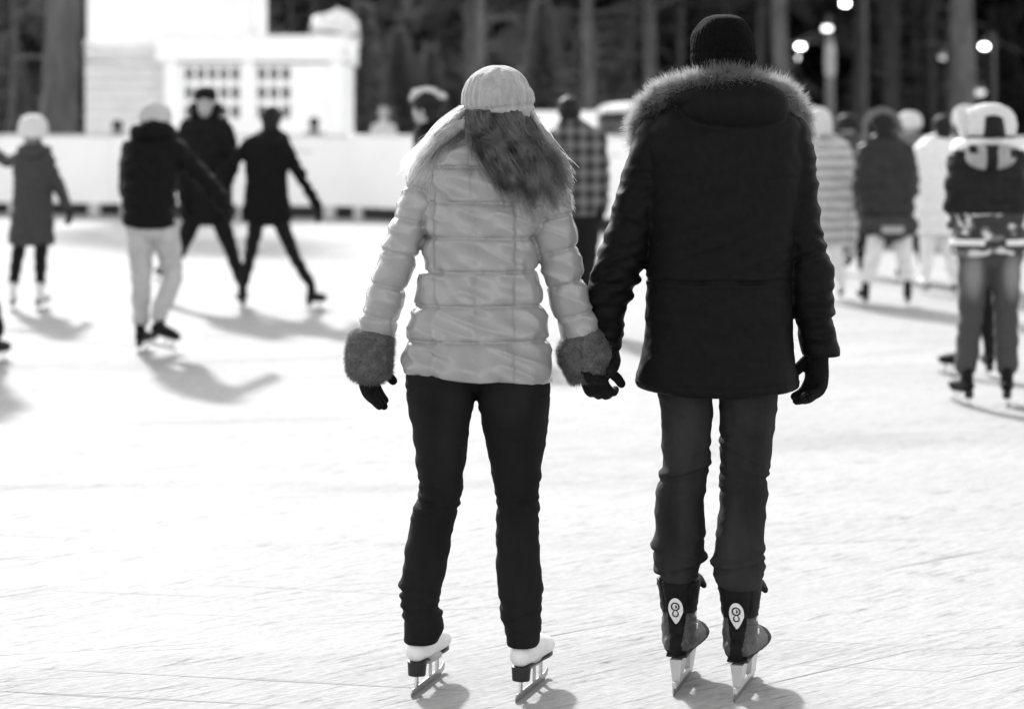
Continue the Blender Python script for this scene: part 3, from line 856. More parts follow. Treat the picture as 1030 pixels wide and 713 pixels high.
    ce = np.empty(len(boot.polygons) * 3); boot.polygons.foreach_get('center', ce); ce = ce.reshape(-1, 3)
    panel = (np.abs(ce[:, 0]) > .017 + .12 * np.clip(ce[:, 2] - .14, 0, 1)) & (ce[:, 1] < .105) & (ce[:, 2] < .225 + .15 * ce[:, 1]) & (ce[:, 2] > .118)
    toe = (ce[:, 1] > .105) & (ce[:, 2] > .125)
    boot.polygons.foreach_set('material_index', (panel & ~toe).astype(int))
    M_HOLD = mat('pale_plastic', .40, .35, .08, 15, spec=.5)
    hold = join([prism([(-.075, .092), (-.07, .030), (-.02, .030), (.0, .060), (.012, .092)], -.014, .014),
                 prism([(.075, .088), (.10, .030), (.17, .030), (.185, .060), (.19, .088)], -.014, .014),
                 prism([(-.10, .018), (-.095, .034), (.20, .034), (.205, .018)], -.008, .008)])
    hv_ = hold[0].copy(); hv_[:, 0] *= np.clip(.45 + .75 * hv_[:, 2] / .092, .4, 1.2); hold = (hv_, hold[1])
    holdm = smooth_me(hold, 'blade_holder'); holdm.materials.append(M_HOLD)
    bl = smooth_me(prism([(-.115, .010), (-.108, .0), (.18, .0), (.215, .012), (.215, .022), (-.115, .022)], -.0018, .0018), 'blade'); bl.materials.append(M_STEEL)
    # emblem: white drop with dark rings, standing on the heel strip
    M_W = mat('white_print', .62, .5, .05, 30); M_K = mat('black_print', .012, .5, .1, 30)

    def heel_y(x, z):
        d2 = (np.abs(ce[:, 0] - x) < .008) & (np.abs(ce[:, 2] - z) < .008)
        return ce[d2][:, 1].min() if d2.any() else -.08

    def plate(outline, z0, off, m_, nm):
        """flat outline (x,z) laid on the back of the boot"""
        pts = [(x, heel_y(x, z0 + z) - off, z0 + z) for x, z in outline]
        n = len(pts); c = np.mean(np.array(pts), 0); c[1] = heel_y(0, z0) - off - .001
        V = np.array(pts + [tuple(c)]); fs = [(i, (i + 1) % n, n) for i in range(n)]
        V2 = V.copy(); V2[:, 1] += .0035
        me = smooth_me((np.concatenate([V, V2]), fs + [(b + n + 1, a + n + 1, c_ + n + 1) for a, b, c_ in fs] + [(i, i + n + 1, (i + 1) % n + n + 1, (i + 1) % n) for i in range(n)]), nm)
        me.materials.append(m_); return me
    drop = [(.0205 * math.sin(a) * (1.0 if math.cos(a) > -.2 else max(.0, 1 - .55 * (-.2 - math.cos(a)))), .032 * math.cos(a) * (1 if math.cos(a) > 0 else 1.3)) for a in np.linspace(0, 2 * PI, 40, endpoint=False)]
    solep = union([prism([(-.07, .1), (-.055, .094), (.2, .09), (.222, .1), (.2, .104), (-.06, .108)], -.029, .029)], .004, 2); shade(solep); solep.materials.append(M_RUBBER)
    em = plate(drop, .232, .0022, M_W, 'emblem')

    def ringmark(r, cz, wd, a0=0, a1=2 * PI):
        aa = np.linspace(a0, a1, 26)
        V, fs = [], []
        for a in aa:
            for rr in (r, r - wd):
                x, z = rr * math.sin(a), cz + rr * math.cos(a)
                V.append((x, heel_y(x, z) - .0052, z))
        for i in range(len(aa) - 1):
            fs.append((2 * i, 2 * i + 1, 2 * i + 3, 2 * i + 2))
        return np.array(V), fs
    marks = join([ringmark(.0125, .240, .004), ringmark(.0095, .2195, .0035), ringmark(.005, .240, .005, 0, PI)])
    mk_ = smooth_me(marks, 'emblem_mark'); mk_.materials.append(M_K)
    sides = []
    for c_, h_ in (((.0435, -.012, .21), (.0035, .010, .005)), ((.0445, -.004, .172), (.0035, .014, .006))):
        q_ = smooth_me(box(c_, h_), 'side_mark'); q_.materials.append(M_W); sides.append(('side_mark', q_))
    for ax, ay, yaw in ((W(684, 690, D)[0], D - .01, -14), (W(743, 690, D)[0], D - .075, -16)):
        M = Matrix.Translation((ax, ay, 0)) @ Matrix.Rotation(math.radians(yaw), 4, 'Z')
        o = put(t, 'ice_skate', boot, None, M, base)
        for nm, me in (('blade_holder', holdm), ('sole', solep), ('blade', bl), ('emblem', em), ('emblem_mark', mk_)) + tuple(sides):
            c = bpy.data.objects.new(nm, me); COL.objects.link(c); c.parent = o
    return t


make_woman()
make_man()


# ================================================================== OTHER SKATERS
def figure(label, D, J, torso, sleeve, legs, coat, pants, skates, hat=None, hair=None, yaw=0., headk=1., gloves=M_BLACKGLOVE, group='skaters in the background',
           puff=None, voxel=.011, feet=None, hood=None, extra=None, wrist_dir=None, walk=False, name='person', coatfn=None):
    """one skater; J joints as (px,py,dy) on the photograph; torso rows for the coat; feet (px, dy, yawdeg, lift, pitch)"""
    s = F / D
    Jw = {k: W(v[0], v[1], D, v[2] if len(v) > 2 else 0) for k, v in J.items()}
    cx = (J['hipL'][0] + J['hipR'][0]) / 2
    base = W(cx, HOR, D); base[2] = 0
    FT = []
    for sd, ft in zip('LR', feet):
        x = (ft[0] - PW / 2) / s
        a = np.array([x, D + ft[1], ft[3]])
        yw = math.radians(ft[2]); fd = np.array([-math.sin(yw), math.cos(yw), 0])
        Jw['an' + sd] = a + np.array([0, 0, .20]); Jw['toe' + sd] = fd
        FT.append((a, yw, ft[4] if len(ft) > 4 else 0))
    t = thing(name, label, 'person', base, group)
    fwd = np.array([-math.sin(yaw), math.cos(yaw), 0])
    hands = []
    for sd, th in (('L', -1), ('R', 1)):
        dv = unit(Jw['wr' + sd] - Jw['el' + sd]) * .6 + (np.array([0, 0, -.4]) if wrist_dir is None else np.array(wrist_dir))
        inw = np.array([1., 0, 0]) * (1 if sd == 'L' else -1)
        hands.append(dict(wrist=Jw['wr' + sd], dirv=dv, palmn=inw + fwd * .2, thumb=th * (1 if fwd[1] > 0 else -1), curl=(.4, .45, .5, .5)))
    hp = sum([hand(**h, size=.92) for h in hands], [])
    me = union(body_parts(Jw, .88) + [head(Jw['head'], yaw, headk)] + hp, .0085, 2)
    paint_face(me, Jw['head'], yaw, headk)
    mk('body', me, [M_SKIN, M_EYE], t, base)
    if gloves:
        for h in hands:
            mk('glove', union(hand(**h, size=.95, infl=.006), .006, 2), gloves, t, base)
    # coat
    parts = [loft(torso, D, 56, 1.2, puff)]
    r0, r1, r2 = sleeve
    for sd in 'LR':
        a, b, c = Jw['sh' + sd], Jw['el' + sd], Jw['wr' + sd]
        parts.append(ovaltube([(a * .8 + Jw['neck'] * .2, r0 * .9), (a, r0), (a * .4 + b * .6, (r0 + r1) / 2), (b, r1), (b * .4 + c * .6, (r1 + r2) / 2), (c, r2)], n=20, sub=6,
                              disp=lambda V: .007 * vnoise(V * 16, 3) + .004 * np.sin(V[..., 2] * 70)))
    parts.append(ovaltube([(Jw['neck'] - np.array([0, 0, .05]), .085, .08), (Jw['neck'] + np.array([0, 0, .03]), .068, .07)], n=20))
    cm = union(parts, voxel, 2)
    sd_ = random.randint(0, 99)
    vdisp(cm, lambda co, no: .011 * (1 - 2 * np.abs(vnoise(co * np.array([9, 9, 16.]), sd_))))
    nm, m_ = coat
    o = mk(nm, cm, m_, t, base)
    if coatfn:
        ce = np.empty(len(cm.polygons) * 3); cm.polygons.foreach_get('center', ce); ce = ce.reshape(-1, 3) + base
        pc = ce.copy(); pc[:, 0] = ce[:, 0] * s + PW / 2; pc[:, 2] = HOR - (ce[:, 2] - CAMH) * s
        cm.polygons.foreach_set('material_index', coatfn(pc).astype(int))
    # trousers
    h0, h1, h2 = legs
    parts = [ellipsoid((Jw['hipL'] + Jw['hipR']) / 2, (np.linalg.norm(Jw['hipR'] - Jw['hipL']) / 2 + h0 * .95, h0 * 1.25, .12))]
    for sd in 'LR':
        a, b, c = Jw['hip' + sd], Jw['kn' + sd], Jw['an' + sd]
        parts.append(ovaltube([(a, h0), (a * .45 + b * .55, (h0 + h1) / 2), (b, h1), (b * .5 + c * .5, (h1 + h2) / 2 * 1.03), (c * .92 + b * .08, h2)], n=20, sub=8,
                              disp=lambda V: .004 * vnoise(V * 14, 5) + .004 * np.sin(V[..., 2] * 55 + 3 * vnoise(V * 6, 2))))
    tm = union(parts, voxel * .9, 2)
    nm, m_ = pants
    mk(nm, tm, m_, t, base)
    for a, yw, pt in FT:
        add_skate(t, base, skates, a[:2], yw, a[2], pt)
    hc = Jw['head']
    if hair:
        nm, m_, dn = hair
        R = Matrix.Rotation(yaw, 4, 'Z')
        pp = [ellipsoid(np.array((0, -.018, .03)), (.093, .105, .096)), ovaltube([((0, -.045, .02), .075, .06), ((0, -.06, -.06), .075, .05), ((0, -.06, -.06 - dn), .06 + dn * .1, .035)], n=18)]
        v, f = join(pp); v = (v * headk) @ np.array(R.to_3x3()).T + hc
        hm = union([(v, f)], .007, 2); vdisp(hm, lambda co, no: .005 * vnoise(co * np.array([40, 40, 8.]), 4))
        mk(nm, hm, m_, t, base)
    if hat:
        nm, m_, rows = hat
        hm = union([loft(rows, D, 40, .7, lambda ys, th, P: .003 * np.cos(th * 22) + .006 * fnoise(P * 14, 7, 2), 2.1)], .006, 1)
        mk(nm, hm, m_, t, base)
    if hood:
        for nm, m_, pth, r, nf, ln, fm in hood:
            hm = union([ovaltube([(W(a, b, D, c), r * q) for a, b, c, q in pth], (0, 0, 1), n=18, sub=6, disp=lambda V: .012 * fnoise(V * 11, 6, 2))], .008, 2)
            ho = mk(nm, hm, m_, t, base)
            if nf:
                mk('fur_pile', fur(hm, nf, ln, (0, 0, .05), .0018, 3, .4), fm, ho, base, smooth=False)
    if extra:
        extra(t, base, Jw)
    return t


def dome(cx, top, bot, hw, hd=.115, dy=0., sh=.8):
    h = bot - top
    return [(top, cx - hw * .25, cx + hw * .25, hd * .25, dy), (top + h * .06, cx - hw * .5, cx + hw * .5, hd * .5, dy), (top + h * .2, cx - hw * .8, cx + hw * .8, hd * .8, dy),
            (top + h * .45, cx - hw * .97, cx + hw * .97, hd * .97, dy), (top + h * .75, cx - hw, cx + hw, hd, dy), (bot, cx - hw * .95, cx + hw * .95, hd * .95, dy)]


M_BLACKCOAT = mat('black_puffer_nylon', .006, .6, .25, 20, .2, 90, spec=.06)
M_BLACKWOOL = mat('black_wool_coat', .009, .85, .25, 30, .2, 120, spec=.1)
M_GREYCOAT = mat('dark_grey_wool', .042, .9, .2, 30, .3, 120)
M_BLACKTR = mat('black_trousers', .010, .8, .25, 30, spec=.1)
M_DARKHAIR = mat('dark_hair', .012, .6, .3, 60, stretch=(1, 1, .2), spec=.15)
M_PALEKNIT = mat('pale_hat_knit', .55, .9, .1, 50, .5, 120)
M_WHITEFUR = mat('white_fur', .6, .9, .15, 40, trans=.35)
M_LIGHTTR = mat('pale_grey_trousers', .36, .8, .12, 12, .2, 60)

# girl in a knee length grey coat, far left
figure('girl in knee length grey coat with white knit hat and white skates', 19.6,
       dict(head=(33, 130), neck=(33, 146), shL=(21, 160), shR=(48, 160), elL=(6, 164, .1), elR=(58, 186), wrL=(-9, 156, .2), wrR=(68, 209), hipL=(26, 214), hipR=(42, 214), knL=(17, 262), knR=(41, 262)),
       [(142, 27, 41, .06), (150, 19, 48, .09), (160, 14.5, 54, .11), (175, 14, 54, .12), (192, 14, 52, .12), (215, 12, 53, .14), (234, 9.5, 54, .15), (246, 8.5, 54, .155)],
       (.058, .048, .042), (.075, .055, .042), ('long_coat', M_GREYCOAT), ('leggings', M_BLACKTR), 'white',
       hat=('knit_hat', M_PALEKNIT, dome(33, 115, 139, 15, .13)), hair=('hair', mat('light_hair', .2, .5, .3, 60), .05), headk=.95, feet=((13, 0, 10, 0), (42, -.05, -12, 0)),
       hood=[('coat_hood', M_GREYCOAT, [(22, 150, -.02, .8), (27, 152, -.08, 1.1), (35, 154, -.1, 1.2), (43, 152, -.08, 1.1), (48, 150, -.02, .8)], .05, 0, 0, None)])

# man in pale trousers
figure('skater in black puffer jacket and pale trousers reaching one arm forward, pale knit hat', 15.8,
       dict(head=(157, 121, .02), neck=(155, 138), shL=(133, 150), shR=(174, 150), elL=(126, 190, .12), elR=(201, 178, .1), wrL=(140, 212, .22), wrR=(223, 207, .2), hipL=(141, 228), hipR=(166, 228), knL=(142, 280), knR=(173, 280, .05)),
       [(128, 145, 166, .07), (136, 133, 173, .1), (148, 125, 180, .13), (165, 122, 180, .14), (190, 122, 177, .145), (210, 123, 176, .15), (222, 124, 178, .15), (229, 127, 177, .14)],
       (.075, .066, .05), (.098, .072, .058), ('puffer_jacket', M_BLACKCOAT), ('trousers', M_LIGHTTR), 'black',
       hat=('knit_hat', mat('light_grey_knit', .4, .9, .12, 50, .5, 120), dome(156, 102, 128, 16, .12)), feet=((141, .05, -8, 0), (161, -.12, -35, .06, -.25)),
       puff=lambda ys, th, P: .014 * (seamwave((ys - 128) / 17.) - 1),
       hood=[('stand_collar', M_BLACKCOAT, [(137, 136, .02, .8), (144, 132, -.07, 1.1), (155, 131, -.11, 1.2), (166, 132, -.07, 1.1), (172, 136, .02, .8)], .062, 0, 0, None)])

# man facing the camera
figure('man in black hooded coat and black beanie facing the camera beyond the pale trousered skater', 20.0,
       dict(head=(207, 106, -.03), neck=(207, 121), shL=(189, 128), shR=(226, 128), elL=(183, 165, -.05), elR=(236, 162, -.08), wrL=(187, 200, -.12), wrR=(228, 192, -.2), hipL=(197, 214), hipR=(219, 214), knL=(178, 256, .05), knR=(234, 256)),
       [(115, 200, 214, .07), (122, 190, 225, .1), (130, 182, 232, .12), (145, 180, 236, .13), (170, 182, 234, .14), (195, 182, 233, .15), (212, 181, 234, .155), (221, 182, 233, .155)],
       (.068, .06, .05), (.088, .062, .05), ('hooded_coat', M_BLACKWOOL), ('trousers', M_BLACKTR), 'black', yaw=PI,
       hat=('beanie', M_BLACKWOOL, dome(207, 87, 102, 11.5, .105)), feet=((160, .35, 160, .16, .3), (244, -.02, 190, 0)),
       hood=[('coat_hood', M_BLACKWOOL, [(196, 116, -.08, .8), (195, 106, -.02, .9), (199, 112, .08, 1.2), (207, 116, .11, 1.3), (216, 112, .08, 1.2), (219, 106, -.02, .9), (218, 116, -.08, .8)], .045, 0, 0, None)])

# dark woman, legs apart
figure('bareheaded skater in short dark coat and slim black trousers, legs spread wide', 19.6,
       dict(head=(273, 121), neck=(272, 134), shL=(252, 145), shR=(285, 145), elL=(236, 162, -.05), elR=(303, 178), wrL=(219, 178, -.1), wrR=(319, 207), hipL=(260, 214), hipR=(278, 214), knL=(251, 260), knR=(298, 262)),
       [(131, 264, 281, .06), (137, 254, 289, .09), (146, 246, 293, .11), (162, 246, 291, .12), (180, 248, 288, .115), (200, 246, 290, .13), (214, 243, 293, .14), (222, 243, 293, .14)],
       (.06, .046, .036), (.075, .052, .042), ('short_coat', mat('dark_grey_coat', .008, .85, .25, 30, .2, 120, spec=.06)), ('slim_trousers', M_BLACKTR), 'black',
       hair=('hair', M_DARKHAIR, .03), feet=((244, 0, 15, 0), (315, -.05, -30, 0)),
       hood=[('coat_hood', M_BLACKWOOL, [(258, 138, 0, .7), (264, 141, -.08, 1.1), (272, 143, -.1, 1.2), (281, 141, -.08, 1.1), (287, 138, 0, .7)], .045, 0, 0, None)])

# profile with pale furry hat, behind the woman's left shoulder
figure('skater in black jacket and pale brimmed fur hat turned to the left', 17.0,
       dict(head=(428, 110, 0), neck=(436, 130), shL=(432, 142, -.17), shR=(446, 142, .17), elL=(428, 178, -.2), elR=(446, 178, .2), wrL=(430, 208, -.2), wrR=(440, 208, .2), hipL=(440, 222, -.08), hipR=(446, 222, .08), knL=(442, 275, -.08), knR=(448, 275, .08)),
       [(124, 424, 448, .08), (132, 418, 458, .13), (145, 416, 464, .2), (170, 419, 464, .2), (200, 422, 463, .19), (225, 424, 463, .19)],
       (.065, .055, .045), (.085, .065, .055), ('jacket', M_BLACKCOAT), ('trousers', M_BLACKTR), 'black', yaw=PI / 2 - .35, hair=('hair', M_DARKHAIR, .06),
       hat=('fur_hat', M_DARKHAIR, dome(431, 88, 107, 15.5, .12)), feet=((440, -.08, 80, 0), (452, .08, 80, 0)),
       hood=[('hat_brim', M_WHITEFUR, [(414, 100, -.02, .7), (419, 94, -.08, .9), (431, 90, -.115, 1), (444, 97, -.07, .8), (447, 98, .02, .8), (431, 91, .115, .8), (418, 96, .07, .8), (414, 100, -.02, .7)], .024, 900, .02, M_WHITEFUR)])


def plaid_material():
    m = bpy.data.materials.new('grey_plaid'); m.use_nodes = True
    nt = m.node_tree; N = nt.nodes; L = nt.links; p = N['Principled BSDF']
    tc = N.new('ShaderNodeTexCoord'); sp = N.new('ShaderNodeSeparateXYZ'); L.new(tc.outputs['Object'], sp.inputs[0])

    def band(sock, k, ph):
        a = N.new('ShaderNodeMath'); a.operation = 'MULTIPLY_ADD'; L.new(sock, a.inputs[0]); a.inputs[1].default_value = k; a.inputs[2].default_value = ph
        b = N.new('ShaderNodeMath'); b.operation = 'SINE'; L.new(a.outputs[0], b.inputs[0])
        c = N.new('ShaderNodeMapRange'); c.inputs['From Min'].default_value = -.2; c.inputs['From Max'].default_value = .5; L.new(b.outputs[0], c.inputs['Value']); return c.outputs[0]
    ad = N.new('ShaderNodeMath'); ad.operation = 'ADD'; L.new(band(sp.outputs['X'], 62, 0.5), ad.inputs[0]); L.new(band(sp.outputs['Z'], 58, 0), ad.inputs[1])
    r = N.new('ShaderNodeMapRange'); r.inputs['From Max'].default_value = 2; r.inputs['To Min'].default_value = .012; r.inputs['To Max'].default_value = .13
    L.new(ad.outputs[0], r.inputs['Value']); L.new(r.outputs[0], p.inputs['Base Color']); p.inputs['Roughness'].default_value = .85
    return m


figure('skater in grey plaid jacket seen in the gap between the couple', 17.6,
       dict(head=(573, 113, .02), neck=(575, 127), shL=(560, 136), shR=(600, 138), elL=(556, 172), elR=(606, 178), wrL=(559, 206, .1), wrR=(605, 210), hipL=(574, 214), hipR=(594, 214), knL=(577, 262), knR=(592, 262)),
       [(119, 567, 584, .07), (126, 560, 592, .1), (136, 554, 603, .125), (155, 554, 607, .135), (180, 557, 605, .14), (205, 560, 603, .145), (216, 561, 601, .145)],
       (.068, .058, .046), (.085, .066, .055), ('plaid_jacket', plaid_material()), ('trousers', M_BLACKTR), 'black',
       hat=('beanie', M_DARKHAIR, dome(573, 99.5, 116, 11.5, .11)), hair=('hair', M_DARKHAIR, .0), feet=((578, 0, 5, 0), (592, -.1, -10, 0)))

# --- right hand crowd
M_STRIPE = mat('pale_puffer', .42, .5, .08, 15, .2, 60)


def striped():
    m = bpy.data.materials.new('striped_puffer'); m.use_nodes = True
    nt = m.node_tree; N = nt.nodes; L = nt.links; p = N['Principled BSDF']
    tc = N.new('ShaderNodeTexCoord'); wv = N.new('ShaderNodeTexWave'); wv.bands_direction = 'Z'; wv.inputs['Scale'].default_value = 3.4; wv.inputs['Distortion'].default_value = 2.2; wv.inputs['Detail Scale'].default_value = 2
    L.new(tc.outputs['Object'], wv.inputs['Vector'])
    r = N.new('ShaderNodeMapRange'); r.inputs['From Min'].default_value = .25; r.inputs['From Max'].default_value = .75; r.inputs['To Min'].default_value = .27; r.inputs['To Max'].default_value = .52
    L.new(wv.outputs['Fac'], r.inputs['Value']); L.new(r.outputs[0], p.inputs['Base Color']); p.inputs['Roughness'].default_value = .6
    return m

figure('skater in pale striped puffer jacket and white hood with dark gloves', 20.8,
       dict(head=(824, 124), neck=(826, 141), shL=(813, 150), shR=(848, 150), elL=(809, 186), elR=(857, 190), wrL=(812, 222, .1), wrR=(856, 252), hipL=(822, 232), hipR=(838, 232), knL=(821, 268), knR=(842, 268)),
       [(134, 817, 836, .07), (141, 812, 847, .1), (150, 808, 853, .125), (170, 807, 854, .14), (200, 808, 852, .145), (230, 808, 852, .15), (247, 809, 852, .15)],
       (.07, .062, .05), (.085, .065, .06), ('puffer_jacket', striped()), ('trousers', mat('white_trousers', .66, .8, .08, 12)), 'white',
       puff=lambda ys, th, P: .02 * (seamwave((ys - 134) / 9.) - 1), feet=((822, 0, 5, 0), (845, -.05, -10, 0)),
       hat=('hood', M_PALEKNIT, dome(824, 108, 136, 13, .14)), hood=[('fur_collar', M_WHITEFUR, [(812, 145, .02, .8), (817, 144, -.08, 1), (826, 145, -.12, 1.1), (838, 147, -.09, 1), (850, 152, -.02, .8)], .04, 900, .03, M_WHITEFUR)])


def hip_bag(t, base, J):
    D = 20.0
    b = union([ovaltube([(W(873, 224, D, -.15), .06, .04), (W(895, 229, D, -.18), .12, .06), (W(917, 225, D, -.15), .065, .04)], (0, 0, 1), n=18)], .008, 2)
    o = mk('hip_bag', b, mat('dark_grey_nylon', .028, .6, .2, 30), t, base)
    c = W(893, 230, D, -.262); mk('reflective_strip', box(c, (.095, .006, .03)), mat('reflective_white', .3, .4, .05, 20), o, base, smooth=False)


figure('skater in dark padded jacket with grey fur hood and pale striped hip bag', 20.0,
       dict(head=(888, 127), neck=(889, 143), shL=(870, 152), shR=(912, 152), elL=(864, 186), elR=(918, 188), wrL=(868, 216, .1), wrR=(912, 216, .1), hipL=(884, 222), hipR=(908, 222), knL=(878, 262), knR=(910, 264)),
       [(134, 880, 899, .07), (141, 871, 908, .1), (151, 862, 918, .125), (170, 859, 923, .14), (195, 861, 922, .145), (215, 864, 920, .15), (236, 866, 922, .155)],
       (.07, .062, .05), (.085, .065, .06), ('padded_jacket', mat('charcoal_padded', .014, .6, .3, 14, .2, 60)), ('trousers', mat('off_white_trousers', .60, .8, .1, 12)), 'black',
       hair=('hair', M_DARKHAIR, .05), feet=((870, 0, 5, 0), (911, -.1, -10, 0)), extra=hip_bag,
       puff=lambda ys, th, P: .012 * (seamwave((ys - 134) / 14.) - 1),
       hood=[('fur_hood', mat('mid_grey_fur', .16, .9, .3, 40, trans=.3), [(872, 143, .02, .9), (870, 128, 0, .9), (876, 117, -.02, 1), (888, 113, -.04, 1), (900, 117, -.02, 1), (905, 128, 0, .9), (903, 142, .02, .9)], .036, 1200, .03, mat('mid_grey_fur', .16))])

figure('skater in bright white jacket with dark hair at the back of the right crowd', 21.5,
       dict(head=(948, 129), neck=(946, 143), shL=(927, 152), shR=(962, 152), elL=(920, 186), elR=(966, 186), wrL=(925, 216, .1), wrR=(964, 214, .1), hipL=(934, 222), hipR=(954, 222), knL=(932, 262), knR=(956, 262)),
       [(135, 937, 956, .07), (142, 928, 962, .1), (152, 921, 968, .125), (175, 919, 969, .14), (205, 920, 967, .145), (236, 920, 968, .15)],
       (.07, .06, .05), (.085, .065, .055), ('ski_jacket', mat('white_nylon', .7, .5, .05, 15, .2, 60)), ('trousers', MATS['white_trousers']), 'white',
       hair=('hair', M_DARKHAIR, .06), feet=((931, 0, 5, 0), (957, -.1, -10, 0)), gloves=None)

figure('tall skater in white bobble hat and grey jacket at the back of the crowd', 22.5,
       dict(head=(972, 121), neck=(973, 137), shL=(958, 147), shR=(990, 147), elL=(954, 180), elR=(994, 180), wrL=(958, 206, .1), wrR=(990, 206, .1), hipL=(964, 212), hipR=(984, 212), knL=(965, 254), knR=(984, 254)),
       [(129, 964, 982, .07), (136, 956, 990, .1), (147, 950, 996, .125), (170, 949, 997, .14), (200, 950, 996, .145), (222, 950, 996, .15)],
       (.07, .06, .05), (.085, .065, .055), ('jacket', M_GREYCOAT), ('trousers', M_BLACKTR), 'black',
       hat=('bobble_hat', M_PALEKNIT, dome(972, 106, 127, 14, .12)), feet=((965, 0, 5, 0), (985, -.1, -10, 0)))

figure('skater in mid grey coat and white cap left of the white jacket', 23.0,
       dict(head=(916, 126), neck=(917, 141), shL=(902, 151), shR=(932, 151), elL=(897, 182), elR=(938, 182), wrL=(901, 208, .1), wrR=(934, 208, .1), hipL=(908, 212), hipR=(926, 212), knL=(908, 250), knR=(927, 250)),
       [(134, 908, 926, .07), (141, 900, 934, .1), (151, 894, 940, .125), (172, 893, 941, .14), (200, 894, 940, .145), (224, 894, 940, .15)],
       (.07, .06, .05), (.085, .065, .055), ('coat', mat('mid_grey_wool', .14, .9, .25, 12, .3, 60)), ('trousers', M_BLACKTR), 'black', yaw=-.6,
       hat=('white_cap', M_PALEKNIT, dome(915, 112, 129, 12.5, .115)), feet=((908, 0, 5, 0), (928, -.1, -10, 0)))
figure('skater in dark anorak and dark cap between the white hood and the grey fur hood', 24.5,
       dict(head=(853, 128), neck=(854, 142), shL=(840, 151), shR=(868, 151), elL=(836, 180), elR=(873, 180), wrL=(838, 204, .1), wrR=(870, 204, .1), hipL=(846, 208), hipR=(862, 208), knL=(846, 244), knR=(863, 244)),
       [(135, 845, 863, .07), (142, 838, 870, .1), (151, 832, 875, .125), (172, 832, 876, .14), (198, 833, 875, .145), (220, 833, 875, .15)],
       (.07, .06, .05), (.085, .065, .055), ('anorak', mat('dark_mid_grey', .05, .9, .25, 12, .3, 60)), ('trousers', M_BLACKTR), 'black', yaw=.5,
       hat=('cap', M_DARKHAIR, dome(853, 115, 131, 12, .115)), feet=((846, 0, 5, 0), (864, -.1, -10, 0)))

# the near right skater
M_BLK2 = mat('black_ski_fabric', .012, .6, .3, 18, .2, 70, spec=.1)
M_WH2 = mat('white_ski_fabric', .62, .6, .05, 18)
M_CAMO = None


def camo():
    m = bpy.data.materials.new('grey_patchwork'); m.use_nodes = True
    nt = m.node_tree; N = nt.nodes; L = nt.links; p = N['Principled BSDF']
    tc = N.new('ShaderNodeTexCoord'); mp = N.new('ShaderNodeMapping'); mp.inputs['Scale'].default_value = (1, 1, 1.8); L.new(tc.outputs['Object'], mp.inputs[0])
    n = N.new('ShaderNodeTexNoise'); n.inputs['Scale'].default_value = 9; n.inputs['Detail'].default_value = 1; L.new(mp.outputs[0], n.inputs['Vector'])
    r = N.new('ShaderNodeValToRGB'); r.color_ramp.interpolation = 'CONSTANT'
    r.color_ramp.elements[0].color = (.012,) * 3 + (1,); r.color_ramp.elements[1].position = .47; r.color_ramp.elements[1].color = (.12,) * 3 + (1,)
    e = r.color_ramp.elements.new(.55); e.color = (.5,) * 3 + (1,); e = r.color_ramp.elements.new(.64); e.color = (.02,) * 3 + (1,)
    L.new(n.outputs['Fac'], r.inputs[0]); L.new(r.outputs[0], p.inputs['Base Color']); p.inputs['Roughness'].default_value = .7
    return m


def faded():
    """worn jeans: the thighs are rubbed pale"""
    m = bpy.data.materials.new('faded_denim'); m.use_nodes = True
    nt = m.node_tree; N = nt.nodes; L = nt.links; p = N['Principled BSDF']
    tc = N.new('ShaderNodeTexCoord')
    out = None
    for cx in (-.11, .11):
        mp = N.new('ShaderNodeMapping'); mp.inputs['Location'].default_value = (-cx / .075, 0, -.74 / .19); mp.inputs['Scale'].default_value = (1 / .075, 0, 1 / .19); L.new(tc.outputs['Object'], mp.inputs[0])
        ln = N.new('ShaderNodeVectorMath'); ln.operation = 'LENGTH'; L.new(mp.outputs[0], ln.inputs[0])
        r = N.new('ShaderNodeMapRange'); r.interpolation_type = 'SMOOTHSTEP'; r.inputs['From Min'].default_value = .2; r.inputs['From Max'].default_value = 1.; r.inputs['To Min'].default_value = .17; r.inputs['To Max'].default_value = .038
        L.new(ln.outputs['Value'], r.inputs['Value'])
        if out is None: out = r.outputs[0]
        else:
            q = N.new('ShaderNodeMath'); q.operation = 'MAXIMUM'; L.new(out, q.inputs[0]); L.new(r.outputs[0], q.inputs[1]); out = q.outputs[0]
    L.new(out, p.inputs['Base Color']); p.inputs['Roughness'].default_value = .85
    return m


def skijacket(pc):
    x, z = pc[:, 0], pc[:, 2]
    i = np.zeros(len(x), int)
    i[(z > 139) & (z < 151) & (pc[:, 1] < 12.95)] = 1
    i[z > 214] = 2
    i[(z > 240) & (z < 246) & (np.abs(x - 996) > 11)] = 1
    return i


def hoodback(t, base, J):
    D = 12.8
    h = union([ellipsoid(W(991, 158, D, -.15), (.145, .06, .075)), ellipsoid(W(991, 150, D, -.12), (.17, .06, .03))], .008, 2)
    ce = np.empty(len(h.polygons) * 3); h.polygons.foreach_get('center', ce); ce = ce.reshape(-1, 3)
    px = ce[:, 0] * F / D + PW / 2; pz = HOR - (ce[:, 2] - CAMH) * F / D
    o = mk('jacket_hood', h, [mat('light_grey_nylon', .26, .6, .2, 14), M_BLK2], t, base)
    idx = (((np.abs(px - 991) < 6) & (pz > 146)) | ((np.abs(px - 973) < 4) & (np.abs(pz - 150) < 4)) | ((np.abs(px - 1015) < 6) & (np.abs(pz - 154) < 4))).astype(int)
    h.polygons.foreach_set('material_index', idx)
    pan = loft([(112, 991, 1003, .03, -.02), (118, 986, 1009, .085, -.055), (128, 984, 1011, .108, -.05), (138, 984, 1012, .11, -.048)], D, 40, 1, None, 2.1)
    mk('hat_panel', union([pan], .006, 1), M_BLK2, t, base)


